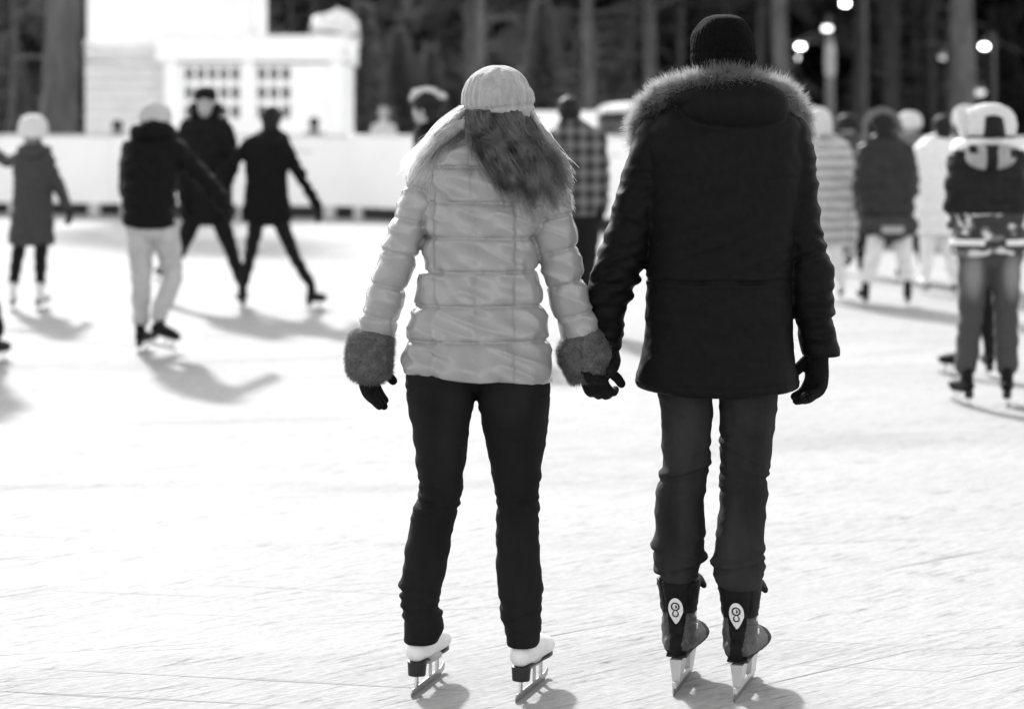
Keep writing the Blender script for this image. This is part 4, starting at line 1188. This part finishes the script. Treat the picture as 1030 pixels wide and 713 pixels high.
figure('skater in dark ski jacket with white shoulder band and faded jeans', 12.8,
       dict(head=(996, 128), neck=(995, 147), shL=(968, 160), shR=(1020, 160), elL=(960, 200, -.02), elR=(1030, 200, -.02), wrL=(968, 236, .05), wrR=(1028, 236, .05), hipL=(981, 252), hipR=(1011, 252), knL=(976, 322), knR=(1012, 322)),
       [(136, 980, 1012, .08), (142, 962, 1026, .12), (152, 957, 1032, .14), (165, 956, 1033, .15), (195, 958, 1032, .155), (220, 958, 1031, .16), (245, 957, 1031, .165), (256, 959, 1030, .16)],
       (.075, .065, .052), (.097, .068, .062), ('ski_jacket', [M_BLK2, M_WH2, camo()]), ('jeans', faded()), 'black',
       hat=('white_hat', M_PALEKNIT, dome(996, 104, 137, 26, .13)), feet=((971, 0, 12, 0), (1012, -.02, -12, 0)), coatfn=skijacket, extra=hoodback,
       hood=[('hat_flap', M_PALEKNIT, [(966, 112, .02, .7), (968, 122, 0, 1), (969, 133, 0, .9)], .04, 700, .02, M_WHITEFUR)], group='skaters in the background')

figure('small skater in dark clothes hidden behind the skater in faded jeans', 14.3,
       dict(head=(993, 178), neck=(993, 192), shL=(980, 202), shR=(1006, 202), elL=(977, 230), elR=(1009, 230), wrL=(980, 254, .1), wrR=(1006, 254, .1), hipL=(985, 272), hipR=(999, 272), knL=(982, 318), knR=(996, 318)),
       [(184, 985, 1001, .06), (192, 977, 1008, .09), (203, 973, 1012, .11), (230, 973, 1012, .12), (268, 972, 1013, .13), (284, 973, 1012, .13)],
       (.055, .05, .042), (.07, .055, .045), ('jacket', M_BLACKCOAT), ('trousers', M_BLACKTR), 'black', headk=.92,
       hat=('beanie', M_DARKHAIR, dome(993, 164, 182, 13, .11)), feet=((966, .0, 30, 0), (993, -.05, -5, 0)))

# skater just outside the left edge, one leg swinging into the picture
figure('skater in black clothes at the left edge, only a dark trouser leg in view', 15.1,
       dict(head=(-38, 106), neck=(-38, 124), shL=(-62, 137), shR=(-15, 137), elL=(-68, 176), elR=(-12, 174), wrL=(-61, 208, -.1), wrR=(-18, 204, -.15), hipL=(-50, 228), hipR=(-28, 228), knL=(-50, 294), knR=(-13, 296)),
       [(116, -48, -28, .07), (124, -58, -18, .1), (136, -68, -9, .125), (165, -66, -8, .135), (200, -64, -10, .14), (230, -64, -9, .15), (244, -64, -10, .15)],
       (.062, .054, .045), (.09, .066, .062), ('coat', M_BLACKWOOL), ('trousers', M_BLACKTR), 'black',
       hat=('beanie', M_BLACKWOOL, dome(-38, 90, 108, 15, .115)), feet=((-50, 0, 5, 0), (-4, 0, -12, 0)))


# ================================================================== BARRIER
M_BANNER = mat('white_banner', .88, .6, .03, 1.2)
M_DARKBASE = mat('dark_base_board', .02, .8, .3, 6)
M_FOOT = mat('pale_barrier_foot', .5, .8, .15, 10)
M_PRINT = mat('faint_grey_print', .60, .7, .06, 8)


def barrier():
    pts = [np.array(p) for p in ((-22., 47.2), (-9.5, 42.2), (-2.88, 39.9), (5.4, 29.8), (9.6, 24.6))]
    secs = []
    for a, b in zip(pts[:-1], pts[1:]):
        L_ = np.linalg.norm(b - a); n = max(1, round(L_ / 2.45))
        for i in range(n):
            secs.append((a + (b - a) * i / n, a + (b - a) * (i + 1) / n))
    cache = {}
    for k, (a, b) in enumerate(secs):
        ln = float(np.linalg.norm(b - a)); c = (a + b) / 2; rz = math.atan2(b[1] - a[1], b[0] - a[0])
        t = thing('rink_barrier', 'white banner covered barrier section standing on a dark base board', 'barrier', (c[0], c[1], 0), 'barrier sections round the rink')
        t.rotation_euler = (0, 0, rz)
        hl = ln / 2 - .006
        pan = union([box((0, 0, .83), (hl, .03, .60))], .05, 0) if False else box((0, 0, .825), (hl, .03, .605))
        v, f = pan
        mk('banner_panel', (v, f), M_BANNER, t, smooth=False)
        mk('base_board', box((0, .03, .105), (hl, .03, .103)), M_DARKBASE, t, smooth=False)
        for s in (-1, 1):
            mk('foot', join([box((s * hl * .72, -.03, .11), (.11, .028, .108)), box((s * hl * .72, .16, .04), (.05, .16, .04))]), M_FOOT, t, smooth=False)
        mk('top_rail', ovaltube([((-hl, 0, 1.435), .035), ((hl, 0, 1.435), .035)], (0, 0, 1), n=10, sub=2, round_caps=False), M_FOOT, t)
        if k % 3 == 1:
            pr = [box((-hl * .35 + .12 * j, -.0325, .95 + .07 * (j % 2)), (.05, .0015, .05 + .02 * ((j * 7) % 3))) for j in range(5)]
            pr.append(box((-.1, -.0325, 1.17), (hl * .55, .0015, .018)))
            mk('faded_print', join(pr), M_PRINT, t, smooth=False)


barrier()

# ================================================================== PAVILION
M_WALL = mat('white_render', .88, .8, .03, 2)
M_SIDING = mat('white_siding', .70, .7, .06, 3)
M_TRIM = mat('white_trim', .88, .6, .03, 4)
M_GLASS = mat('dark_window_glass', .03, .08, .1, 3, spec=.6)


def pavilion():
    D = 56.; s = F / D

    def X(px): return (px - PW / 2) / s

    def Z(py): return CAMH - (py - HOR) / s
    base = np.array([X(205), D, -.02])
    t = thing('rink_pavilion', 'white rink pavilion with ribbed siding and a low wing with paned windows', 'building', base)

    def B(x0, x1, y0, y1, zt, zb):
        return box(((x0 + x1) / 2, (y0 + y1) / 2, (zt + zb) / 2), ((x1 - x0) / 2, (y1 - y0) / 2, abs(zt - zb) / 2))
    mk('tower_wall', B(X(85), X(249), D + .35, D + 4.5, 6.6, Z(44)), M_WALL, t, base, smooth=False)
    mk('tower_cornice', join([B(X(82), X(250), D + .3, D + 4.55, Z(41), Z(46)), B(X(80), X(252), D + .2, D + 4.6, 6.85, 6.6)]), M_TRIM, t, base, smooth=False)
    # lapped siding: each board leans out over the one below
    bd = []
    z = -.02; top = Z(46); n = 14; h = (top - z) / n
    for i in range(n):
        pr = prism([(D + .36, z + i * h), (D + .36, z + (i + 1) * h - .004), (D + .33, z + (i + 1) * h - .004), (D + .17, z + i * h)], X(84), X(164))
        bd.append(pr)
    bd.append(B(X(85), X(164), D + .37, D + 4.4, top, -.02))
    mk('lower_siding', join(bd), M_SIDING, t, base, smooth=False)
    # wing
    wx0, wx1 = X(164.5), X(344)
    openings = ((X(184), X(242), Z(66), Z(121)), (X(257), X(293), Z(66), Z(121)))
    wall = [B(wx0, wx1, D + .05, D + 4.2, Z(64), Z(66)), B(wx0, wx1, D + .05, D + .35, Z(121), -.02)]
    xs = [wx0, openings[0][0], openings[0][1], openings[1][0], openings[1][1], wx1]
    for i in (0, 2, 4):
        wall.append(B(xs[i], xs[i + 1], D + .05, D + .35, Z(66), Z(121)))
    wall.append(B(wx0, wx1, D + 3.9, D + 4.2, Z(66), -.02)); wall.append(B(wx1 - .3, wx1, D + .36, D + 3.9, Z(66), -.02))
    mk('wing_wall', join(wall), M_WALL, t, base, smooth=False)
    mk('fascia', join([B(X(158), X(348), D - .25, D + 4.4, Z(38), Z(62)), B(X(156), X(351), D - .35, D + 4.5, Z(36), Z(38) + .002)]), M_TRIM, t, base, smooth=False)
    mk('pilaster', B(X(244), X(255), D - .03, D + .05, Z(62), -.02), M_TRIM, t, base, smooth=False)
    for xa, xb in ((166, 178), (332, 343)):
        mk('pilaster', B(X(xa), X(xb), D - .03, D + .05, Z(62), -.02), M_TRIM, t, base, smooth=False)
    for (x0, x1, zt, zb), nc in zip(openings, (5, 3)):
        g = mk('window', B(x0, x1, D + .17, D + .19, zt, zb), M_GLASS, t, base, smooth=False)
        fr = []
        for i in range(nc + 1):
            x = x0 + (x1 - x0) * i / nc; fr.append(B(x - .04, x + .04, D + .09, D + .165, zt, zb))
        for z_ in (zt, Z(80), Z(86), Z(100), Z(107), zb):
            pass
        for za, zb_ in ((zt, zt - .05), (Z(81), Z(87)), (Z(100), Z(106)), (zb + .05, zb)):
            fr.append(B(x0, x1, D + .085, D + .16, za, zb_))
        mk('frame', join(fr), M_TRIM, g, base, smooth=False)
        # curtains half drawn behind some panes
        mk('curtain', join([B(x0 + (x1 - x0) * q, x0 + (x1 - x0) * (q + .07), D + .22, D + .24, zt, zb) for q in (.18, .52, .7)]), mat('pale_curtain', .35, .9, .1, 5), g, base, smooth=False)
    mk('interior_wall', B(X(170), X(335), D + 2.2, D + 2.3, Z(66) - .01, 0), mat('dim_interior', .12, .9, .3, 2), t, base, smooth=False)
    # round snow capped ornament at the roof corner
    c = np.array([X(333), D + .9, Z(37)])
    dm = union([ellipsoid(c + np.array([0, 0, .22]), (.56, .56, .48)), ellipsoid(c + np.array([.14, -.1, .3]), (.45, .45, .42)), ellipsoid(c + np.array([-.2, -.2, .12]), (.36, .36, .25))], .03, 2)
    vdisp(dm, lambda co, no: .13 * fnoise(co * 2.6, 5, 3))
    o = mk('roof_ornament', dm, mat('snowy_ornament', .74, .7, .16, 2.2, .3, 8), t, base)
    mk('ornament_band', ovaltube([(c + np.array([.60 * math.cos(a), .60 * math.sin(a), .10 + .06 * math.sin(a * 2)]), .05) for a in np.linspace(0, 2 * PI, 14)], (0, 0, 1), n=8, sub=3), mat('grey_band', .2, .7, .3, 5), o, base)
    br = union([prism([(D - .6, Z(44)), (D - .6, Z(50)), (D - .3, Z(60)), (D + .2, Z(60)), (D + .2, Z(44))], X(349), X(360))], .04, 1)
    mk('corner_bracket', br, M_TRIM, t, base)


pavilion()


# ================================================================== THINGS BEYOND THE BARRIER
def van():
    D = 50.; s = F / D

    def X(px): return (px - PW / 2) / s
    cx = X(646); base = np.array([cx, D, -.02])
    t = thing('parked_van', 'dark van with a snow covered roof parked beyond the barrier', 'van', base)
    P = lambda x, y, z: np.array([cx + x, D + y, z])
    mp = mat('dark_van_paint', .03, .3, .1, 5, spec=.5); gl = M_GLASS
    body = union([ovaltube([(P(0, 0.05, 1.1), .93, .80), (P(0, 1.5, 1.12), .95, .85), (P(0, 3.6, 1.1), .95, .85), (P(0, 4.5, .85), .9, .5)], (1, 0, 0), n=40, sub=6),
                  box(P(0, 1.8, 1.05), (.93, 1.8, .72)), box(P(0, 3.9, .72), (.9, .8, .38))], .03, 3)
    mk('body', body, mp, t, base)
    mk('roof_snow', union([box(P(0, 1.7, 2.0), (.86, 1.6, .06)), ellipsoid(P(0, 1.7, 2.05), (.86, 1.7, .14))], .03, 3), M_SNOW, t, base)
    mk('rear_window', box(P(0, -.775, 1.45), (.68, .03, .26)), gl, t, base, smooth=False)
    mk('number_plate', box(P(0, -.80, .86), (.26, .02, .06)), M_BANNER, t, base, smooth=False)
    mk('rear_panel', box(P(-.45, -.79, 1.12), (.12, .025, .09)), mat('pale_panel', .4, .6, .1, 5), t, base, smooth=False)
    for sx in (-1, 1):
        mk('tail_lamp', box(P(sx * .83, -.74, 1.15), (.06, .04, .22)), mat('tail_lamp', .08, .3, .1, 5), t, base, smooth=False)
        for y in (.5, 3.5):
            wv = mk('wheel', ovaltube([(P(sx * .78, y, .33), .34), (P(sx * .95, y, .33), .33)], (0, 0, 1), n=28, sub=2, round_caps=False), M_RUBBER, t, base)
            mk('rim', ovaltube([(P(sx * .955, y, .33), .2), (P(sx * .965, y, .33), .18)], (0, 0, 1), n=20, sub=2, round_caps=False), M_STEEL, wv, base)


van()


def board():
    D = 46.; s = F / D
    x0, x1 = (520 - PW / 2) / s, (601 - PW / 2) / s
    zt = CAMH - (112 - HOR) / s
    base = np.array([(x0 + x1) / 2, D, -.02])
    t = thing('notice_board', 'large blank white board on two posts behind the plaid jacket skater', 'board', base)
    mk('panel', box(((x0 + x1) / 2, D, zt - .55), ((x1 - x0) / 2, .025, .55)), M_BANNER, t, base, smooth=False)
    for x in (x0 + .12, x1 - .12):
        mk('post', box((x, D + .06, (zt - .1) / 2), (.035, .033, (zt - .1) / 2 + .02)), M_FOOT, t, base, smooth=False)


board()


def spectator(px, top, D, label, coatm, hatm, hw=5.):
    s = F / D
    H = CAMH + (HOR - top) / s
    c = W(px, HOR, D); base = np.array([c[0], D, -.02])
    t = thing('person', label, 'person', base, 'onlookers beyond the barrier')
    q = lambda x, z, y=0: np.array([c[0] + x, D + y, z])
    k = H / 1.75
    J = dict(head=q(0, 1.60 * k), neck=q(0, 1.45 * k), shL=q(-.18, 1.38 * k), shR=q(.18, 1.38 * k), elL=q(-.24, 1.1 * k), elR=q(.24, 1.1 * k, -.05), wrL=q(-.2, .9 * k, -.15), wrR=q(.2, .9 * k, -.15),
             hipL=q(-.09, .9 * k), hipR=q(.09, .9 * k), knL=q(-.1, .5 * k), knR=q(.1, .5 * k), anL=q(-.1, .12), anR=q(.1, .12), toeL=np.array([0, -1., 0]), toeR=np.array([0, -1., 0]))
    hp = hand(J['wrL'], (0, -.3, -1), (1, 0, 0), 1) + hand(J['wrR'], (0, -.3, -1), (-1, 0, 0), -1)
    me = union(body_parts(J, .9) + [head(J['head'], PI)] + hp, .011, 2); paint_face(me, J['head'], PI)
    mk('body', me, [M_SKIN, M_EYE], t, base)
    pr = [ovaltube([(q(0, .72 * k), .2, .15), (q(0, 1.0 * k), .19, .14), (q(0, 1.3 * k), .21, .14), (q(0, 1.44 * k), .12, .1)], n=24)]
    for sd in 'LR':
        pr.append(ovaltube([(J['sh' + sd], .07), (J['el' + sd], .06), (J['wr' + sd], .05)], n=14))
    mk('coat', union(pr, .016, 2), coatm, t, base)
    pr = [ovaltube([(J['hip' + sd], .09), (J['kn' + sd], .07), (J['an' + sd], .06)], n=14) for sd in 'LR'] + [ellipsoid(q(0, .88 * k), (.17, .12, .12))]
    mk('trousers', union(pr, .016, 2), M_BLACKTR, t, base)
    for sd in 'LR':
        a = J['an' + sd]; mk('boot', union([ovaltube([(a + np.array([0, .03, -.06]), .05, .05), (a + np.array([0, -.08, -.08]), .05, .04), (a + np.array([0, -.16, -.09]), .04, .03)], n=12), ovaltube([(a + np.array([0, 0, -.05]), .055), (a + np.array([0, 0, .1]), .06)], n=12)], .012, 2), M_BLACKBOOT, t, base)
    mk('hat', union([ellipsoid(J['head'] + np.array([0, .01, .055]), (.105, .12, .095)), ovaltube([(J['head'] + np.array([0, .01, .02]), .112, .122), (J['head'] + np.array([0, .01, .055]), .11, .12)], n=24)], .012, 1), hatm, t, base)


spectator(118, 121, 46, 'onlooker in dark coat and dark hat beyond the barrier in front of the ribbed siding', M_BLACKWOOL, M_DARKHAIR)
spectator(316, 118, 47, 'onlooker in grey coat and dark hat at the right end of the pavilion', M_GREYCOAT, M_DARKHAIR)
spectator(386, 107, 45, 'onlooker in pale coat and pale hat beyond the barrier', M_STRIPE, mat('light_hat', .3, .9, .1, 40))


# ================================================================== LAMPS
def lamp(px, py, D, label, power, polex=None, size=.10):
    s = F / D
    c = W(px, py, D); pxw = c[0] if polex is None else (polex - PW / 2) / s
    base = np.array([pxw, D + .25, -.02])
    t = thing('street_lamp', label, 'street lamp', base, 'lit lamps among the trees')
    mp = mat('lamp_post_grey', .05, .6, .3, 6)
    top = c[2] + .35
    mk('pole', ovaltube([((pxw, D + .25, -.02), .07), ((pxw, D + .25, top * .5), .055), ((pxw, D + .25, top), .045)], (1, 0, 0), n=12), mp, t, base)
    mk('arm', ovaltube([((pxw, D + .25, top - .1), .03), ((pxw * .5 + c[0] * .5, D + .12, top - .02), .028), ((c[0], D, c[2] + .17), .03)], (0, 1, 0), n=10), mp, t, base)
    mk('lamp_shade', ovaltube([((c[0], D, c[2] + .07), size * 1.15), ((c[0], D, c[2] + .12), size * .8), ((c[0], D, c[2] + .17), size * .3)], (1, 0, 0), n=20, round_caps=False), mp, t, base)
    m = bpy.data.materials.new('lit_lamp'); m.use_nodes = True; nt = m.node_tree
    e = nt.nodes.new('ShaderNodeEmission'); e.inputs['Strength'].default_value = power
    nt.links.new(e.outputs[0], nt.nodes['Material Output'].inputs['Surface'])
    mk('bulb', ellipsoid(c, (size * 1.15, size * .8, size * .62)), m, t, base)


lamp(805, 47, 60, 'lit lamp on a long arm left of the pale post, nearest the black cap', 5, 834)
lamp(832, 29, 61.5, 'dimmer lit lamp at the very top of the pale post', 1.2, 836, .12)
lamp(850, 4, 62, 'topmost lit lamp above the pale post', 6, 872)
lamp(990, 47, 60, 'brightest lit lamp near the right edge above the white hat', 5, 1002)
lamp(950, 57, 70, 'faint lit lamp left of the thick pale trunk near the right edge', .35, 958, .16)
lamp(985, 93, 70, 'faint low lit lamp just above the white hat near the right edge', .35, 990, .17)


def pale_post():
    D = 58.; s = F / D
    x = (835 - PW / 2) / s
    base = np.array([x, D, -.02])
    t = thing('wooden_post', 'pale round wooden post among the dark trees below the lamps', 'post', base)
    z = lambda py: CAMH - (py - HOR) / s
    mk('shaft', ovaltube([((x, D, -.02), .12), ((x, D, z(80)), .115), ((x, D, z(36)), .10)], (1, 0, 0), n=18, round_caps=False), mat('weathered_wood', .12, .8, .4, 6, .4, 20, stretch=(1, 1, .2)), t, base)
    mk('pale_segment', ovaltube([((x, D, z(74)), .13), ((x, D, z(60)), .14), ((x, D, z(46)), .125)], (1, 0, 0), n=18), mat('pale_segment_tone', .3, .8, .3, 7, .3, 15), t, base)  # thicker, paler segment round the middle of the shaft


pale_post()


# ================================================================== TREES
M_BARK = mat('pine_bark', .08, .9, .45, 5, .8, 14, stretch=(1, 1, .25))
M_BARKD = mat('dark_bark', .03, .9, .4, 5, .8, 14, stretch=(1, 1, .25))
M_NEEDLE = mat('pine_needles', .05, .8, .5, 1.5, trans=.15)
M_NEEDLED = mat('spruce_needles', .04, .8, .5, .25, trans=.1)


def leaf_cloud(centres, radii, n, size, seed):
    r = np.random.default_rng(seed)
    k = r.integers(0, len(centres), n)
    d = r.normal(size=(n, 3)); d /= np.linalg.norm(d, axis=1)[:, None]
    P = np.array(centres)[k] + d * np.array(radii)[k] * (r.random(n) ** .45)[:, None]
    a = r.normal(size=(n, 3)); a /= np.linalg.norm(a, axis=1)[:, None]
    b = np.cross(a, r.normal(size=(n, 3))); b /= np.linalg.norm(b, axis=1)[:, None]
    sz = size * (.5 + r.random(n))[:, None]
    V = np.stack([P - a * sz, P + b * sz * .38, P + a * sz, P - b * sz * .38], 1).reshape(-1, 3)
    return V, np.arange(n * 4).reshape(n, 4).tolist()


def crown_mesh(seed, h0, h1, R, n=1100, size=.27):
    r = random.Random(seed)
    cs, rs = [], []
    for i in range(26):
        u = r.random(); z = h0 + (h1 - h0) * u
        rad = R * (1 - .55 * u) * r.uniform(.25, 1); a = r.uniform(0, 2 * PI)
        cs.append((rad * math.cos(a), rad * math.sin(a), z)); q = r.uniform(.45, .95); rs.append((q, q, q * .5))
    return leaf_cloud(cs, rs, n, size, seed), cs


def trunk_mesh(seed, r0, h, limbs, lean=0., low=16):
    r = random.Random(seed)
    pts = [((lean * z / h * 1.0 + .06 * math.sin(z * .9 + seed), .05 * math.cos(z * .7 + seed), z), r0 * (1 - .72 * z / h) * (1.18 if z == 0 else 1)) for z in np.linspace(0, h, 9)]
    parts = [ovaltube(pts, (1, 0, 0), n=16, sub=4, disp=lambda V: .06 * r0 * fnoise(V * np.array([7, 7, 2.]), seed, 2))]
    for c in limbs:
        z0 = c[2] - .5 * math.hypot(c[0], c[1]) - .2
        parts.append(ovaltube([((lean * z0 / h, 0, z0), r0 * .22), ((c[0] * .5 + lean * z0 / h, c[1] * .5, z0 + (c[2] - z0) * .45), r0 * .15), ((c[0] + lean, c[1], c[2]), r0 * .05)], (0, 0, 1), n=6, sub=3))
    for i in range(low):                      # dead lower twigs
        a = r.uniform(0, 2 * PI); z = r.uniform(1.6, 6.0); L_ = r.uniform(.5, 2.0)
        x0 = lean * z / h
        parts.append(ovaltube([((x0, 0, z), .03), ((x0 + L_ * .6 * math.cos(a), L_ * .6 * math.sin(a), z + .12), .018), ((x0 + L_ * math.cos(a), L_ * math.sin(a), z - .1 + r.uniform(-.2, .3)), .006)], (0, 0, 1), n=5, sub=3))
    return join(parts)


CROWNS = []
for i in range(4):
    (cv, cs) = crown_mesh(40 + i, 6.2, 12.5 + i * .4, 2.4)
    cme = smooth_me(cv, 'crown'); cme.materials.append(M_NEEDLE)
    CROWNS.append((cme, cs))
TRUNKS = {}


def pine(x, y, r0, label, group='trees beyond the rink', lean=0., var=0, dark=False):
    key = (round(r0, 2), var, lean, dark)
    if key not in TRUNKS:
        me = smooth_me(trunk_mesh(11 + var * 3 + int(r0 * 100), r0, 12.8, CROWNS[var % 4][1][:12], lean), 'trunk'); shade(me)
        me.materials.append(M_BARKD if dark else M_BARK); TRUNKS[key] = me
    t = thing('pine_tree', label, 'tree', (x, y, -.02), group)
    rz = random.uniform(-.3, .3) if lean else random.uniform(0, 6.28)
    t.rotation_euler = (0, 0, rz)
    for nm, me in (('trunk', TRUNKS[key]), ('crown', CROWNS[var % 4][0])):
        o = bpy.data.objects.new(nm, me); COL.objects.link(o); o.parent = t
    if lean:
        t.children[1].location = (lean, 0, 0)
    return t


# big trunk at the left of the pavilion
D = 49.; pine((61 - PW / 2) / (F / D), D, .46, 'thick bare pine trunk standing left of the white pavilion', 'trees beyond the rink', 0, 1)
for px, r0, D, lab, ln in ((786, .30, 66, 'straight pale trunked pine just right of the black cap', 0), (866, .2, 68, 'slim pine right of the pale post', 0), (897, .24, 70, 'pine above the skater with the grey fur hood', 0),
                           (968, .42, 64, 'broad pale trunked pine near the right edge', 0), (944, .14, 72, 'leaning slim pine left of the broad pale trunk', -1.2), (482, .2, 66, 'slim pale trunked pine above the woman in the knit hat', 0),
                           (590, .2, 70, 'pine above the plaid jacket skater', 0), (655, .26, 72, 'pine directly left of the black cap', 0)):
    pine((px - PW / 2) / (F / D), D, r0, lab, 'trees beyond the rink', ln, int(px) % 4, px in (866, 897, 944))
k = 0
LAB = 'dark bare trunked pine in the wood beyond the rink'
for row, y in enumerate((69, 75, 82)):
    x = -30 + row * 1.1
    while x < 32:
        px = x * F / y + PW / 2
        if not (row == 0 and 70 < px < 380):
            pine(x + random.uniform(-.6, .6), y + random.uniform(-1.5, 1.5), random.choice((.11, .15, .19, .24)), LAB, 'trees beyond the rink', 0, k % 4, px > 680)
            k += 1
        x += random.choice((1.6, 3.2, 5.5, 7.5))

# the dense wood behind: one mass
r_ = random.Random(3)
M_FAR1 = mat('haze_paled_needles', .22, .8, .6, .12, trans=.4)  # needle colour paled to stand in for haze over the left half
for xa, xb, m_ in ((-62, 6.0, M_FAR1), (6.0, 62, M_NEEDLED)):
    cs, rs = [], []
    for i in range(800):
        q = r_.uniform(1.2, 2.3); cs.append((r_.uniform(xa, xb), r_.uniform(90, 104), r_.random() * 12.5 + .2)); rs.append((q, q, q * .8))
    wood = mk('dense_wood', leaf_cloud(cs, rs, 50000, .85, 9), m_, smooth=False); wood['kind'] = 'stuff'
# undergrowth of young spruces, each a thing
young = []
for v in range(3):
    r = np.random.default_rng(70 + v)
    n = 1500; hgt = 4.6
    u = r.random(n) ** .8; a = r.random(n) * 2 * PI; rad = 1.25 * (1 - u) * (.35 + .65 * r.random(n)) + .05
    P = np.stack([rad * np.cos(a), rad * np.sin(a), .3 + u * hgt - rad * .25], 1)
    dv = np.stack([np.cos(a), np.sin(a), -.35 + 0 * a], 1); sz = .22 * (.6 + r.random(n))[:, None]
    pp = np.cross(dv, r.normal(size=(n, 3))); pp /= np.linalg.norm(pp, axis=1)[:, None]
    V = np.stack([P - dv * sz, P + pp * sz * .3, P + dv * sz, P - pp * sz * .3], 1).reshape(-1, 3)
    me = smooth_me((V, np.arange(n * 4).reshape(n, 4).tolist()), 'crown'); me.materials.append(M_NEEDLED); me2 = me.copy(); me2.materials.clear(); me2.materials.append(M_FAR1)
    tr = smooth_me(ovaltube([((0, 0, 0), .08), ((0, 0, 2.5), .05), ((0, 0, 4.7), .012)], (1, 0, 0), n=8), 'trunk'); tr.materials.append(M_BARKD)
    young.append((me, tr, me2))
for i in range(38):
    y = random.uniform(76, 88); x = -30 + 60 * (i + random.random()) / 38
    t = thing('young_spruce', 'young dark spruce growing under the pines', 'tree', (x, y, -.02), 'young spruces under the pines')
    t.scale = (random.uniform(.8, 1.3),) * 3; t.rotation_euler = (0, 0, random.uniform(0, 6))
    yg = young[i % 3]
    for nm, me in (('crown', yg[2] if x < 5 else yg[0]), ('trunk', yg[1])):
        o = bpy.data.objects.new(nm, me); COL.objects.link(o); o.parent = t
